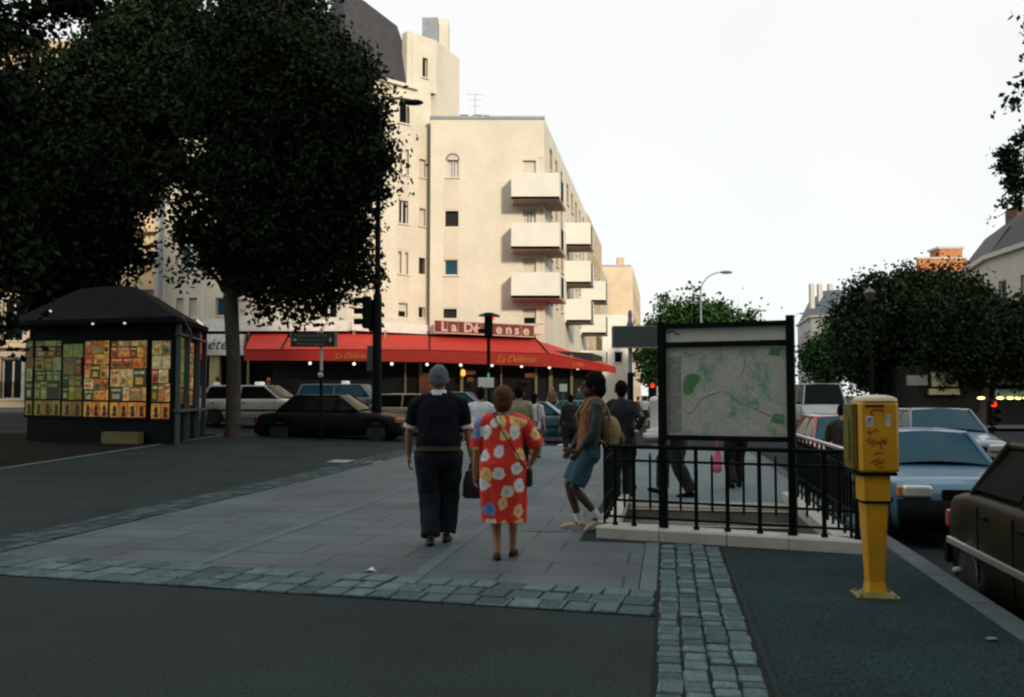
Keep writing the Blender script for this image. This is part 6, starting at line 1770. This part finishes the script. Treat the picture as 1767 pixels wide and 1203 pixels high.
# behind the map board
q = Vector((X(1168,13.4), 13.4, 0))
person('person in black coat and trousers striding left, legs visible under the map board', q, math.pi/2-.25, H=1.74, build=1.25, hair=hair_black, skin=m_skin_tan, top=blackc, sleeve=.97, top_z=.80, bottom=blackc, fine=.013,
       feet={1:(.09,.24,.10), -1:(-.09,-.20,.085), ('p',1):-.25}, hands={1:(.27,-.12,.86), -1:(-.27,.12,.86)})
q2 = Vector((X(1270,14.6), 14.6, 0))
person('person in dark clothes walking away behind the map board holding a pink bag', q2, .1, H=1.70, build=1.1, hair=hair_black, skin=m_skin_tan, top=blackc, sleeve=.97, bottom=blackc, fine=.013, hands={-1:(-.30,.0,.84)},
       feet={1:(.10,.16,.085), -1:(-.10,-.05,.085)})
pb = P(1237,770,14.6)
pk = thing('pink_bag', 'pink plastic bag hanging below the map board', 'bag', (pb.x,14.6,0)); mb = MB(); z1, z0 = Z(770,14.6), Z(816,14.6); rings=[]
for f, w in ((0,.02),(.15,.04),(.45,.07),(.8,.085),(.95,.075),(1,.03)):
    z = z1+(z0-z1)*f; rings.append([(w*math.cos(a)+.01*math.sin(f*6), w*.45*math.sin(a), z) for a in (2*math.pi*j/14 for j in range(14))])
mb.loft(rings); mb.build('bag_body', cloth('pink_plastic',(.80,.16,.28),.5), pk)
mb = MB(); mb.tube([(0,0,z1),(0,0,z1+.07)], .01, n=6); mb.build('handle', cloth('pink_plastic',(.80,.16,.28),.5), pk)
# middle distance
def stand(label, px, Y, ptop, head, **k):
    x = X(px, Y); g = gz(x, Y); H_ = Z(ptop, Y)-g
    return person(label, (x,Y,g), head, H=H_, **k)
stand('person in white short-sleeved shirt walking away between the couple', 829, 15.5, 668, 0, build=1.1, hair=hair_black, top=white_c, sleeve=.4, bottom=dgrey, fine=.013, skin=m_skin_tan)
stand('person in olive-beige shirt standing behind the flowered dress', 895, 15.5, 666, 0, build=1.1, hair=hair_black, top=cloth('olive_shirt',(.26,.24,.15)), sleeve=.35, bottom=dgrey, fine=.013, skin=m_skin_tan)
o = stand('person in long white tunic and tan trousers with a dark shoulder strap', 922, 21.5, 679, -.3, build=1.05, hair=hair_black, hair_len=.1, top=cloth('pale_tunic',(.62,.60,.66)), sleeve=.5, top_z=.78, bottom=cloth('tan_trousers',(.22,.11,.07)), fine=.015, skin=m_skin, feet={1:(.07,.06,.085),-1:(-.06,-.05,.085)})
mb = MB(); mb.tube([(.13,.05,1.47),(.13,-.09,1.45),(.14,-.15,1.3),(.15,-.16,1.1),(.18,-.14,.98)], .013, n=6); mb.build('bag_strap', blackc, o)
stand('person all in black standing in front of the teal cars', 984, 22.0, 681, .2, build=1.1, hair=hair_black, top=blackc, sleeve=.97, bottom=blackc, fine=.015, skin=m_skin_tan)
stand('person in white top stepping toward the far pavement beside the orange one', 1113, 42, 684, 0, hair=hair_black, top=white_c, sleeve=.4, bottom=blackc, legwear='skirt', fine=.02, skin=m_skin, group='people far down the boulevard')
stand('person in orange shirt walking far down the boulevard', 1101, 43, 684, 0, hair=hair_brown, top=cloth('orange_shirt',(.75,.14,.04)), sleeve=.4, bottom=dgrey, fine=.02, group='people far down the boulevard')
stand('person in pink top just behind the white round pillar', 1141, 44, 686, .3, hair=hair_black, top=cloth('pink_shirt',(.6,.3,.35)), sleeve=.4, bottom=dgrey, fine=.02, group='people far down the boulevard')
stand('person in white shirt on the pavement left of the plane tree trunk', 374, 41, 650, 1.2, hair=hair_brown, top=white_c, sleeve=.5, bottom=cloth('blue_jeans',(.05,.10,.16)), fine=.02, group='people outside the cafe')
stand('person with orange-brown hair standing behind the white taxi roof', 463, 40, 652, .5, hair=M('ginger_hair',(.4,.10,.03),.8), top=blackc, sleeve=.9, bottom=blackc, fine=.02, group='people outside the cafe')
stand('person in dark green top on the terrace right of the notice', 1000, 43.5, 668, 2.5, hair=hair_brown, top=cloth('green_top',(.03,.08,.06)), sleeve=.9, bottom=blackc, fine=.02, group='people outside the cafe')
stand('person with bare arms facing us at the terrace edge, left of the notice', 953, 43.5, 666, 3.0, hair=hair_brown, top=cloth('brown_top',(.16,.09,.06)), sleeve=.3, bottom=blackc, fine=.02, group='people outside the cafe')
q = rloc(2.7, 14.6)
person('person in dark jacket bending toward the red-roofed car beyond the railing', q, -.3, H=1.66, build=1.1, lean=(0.0,.16), hair=hair_black, top=cloth('dark_brown_jacket',(.012,.010,.009)), sleeve=.97, bottom=blackc, fine=.014, skin=m_skin_tan, hands={1:(.2,.4,1.0),-1:(-.22,.3,.95)}, head_dir=(0,.07))
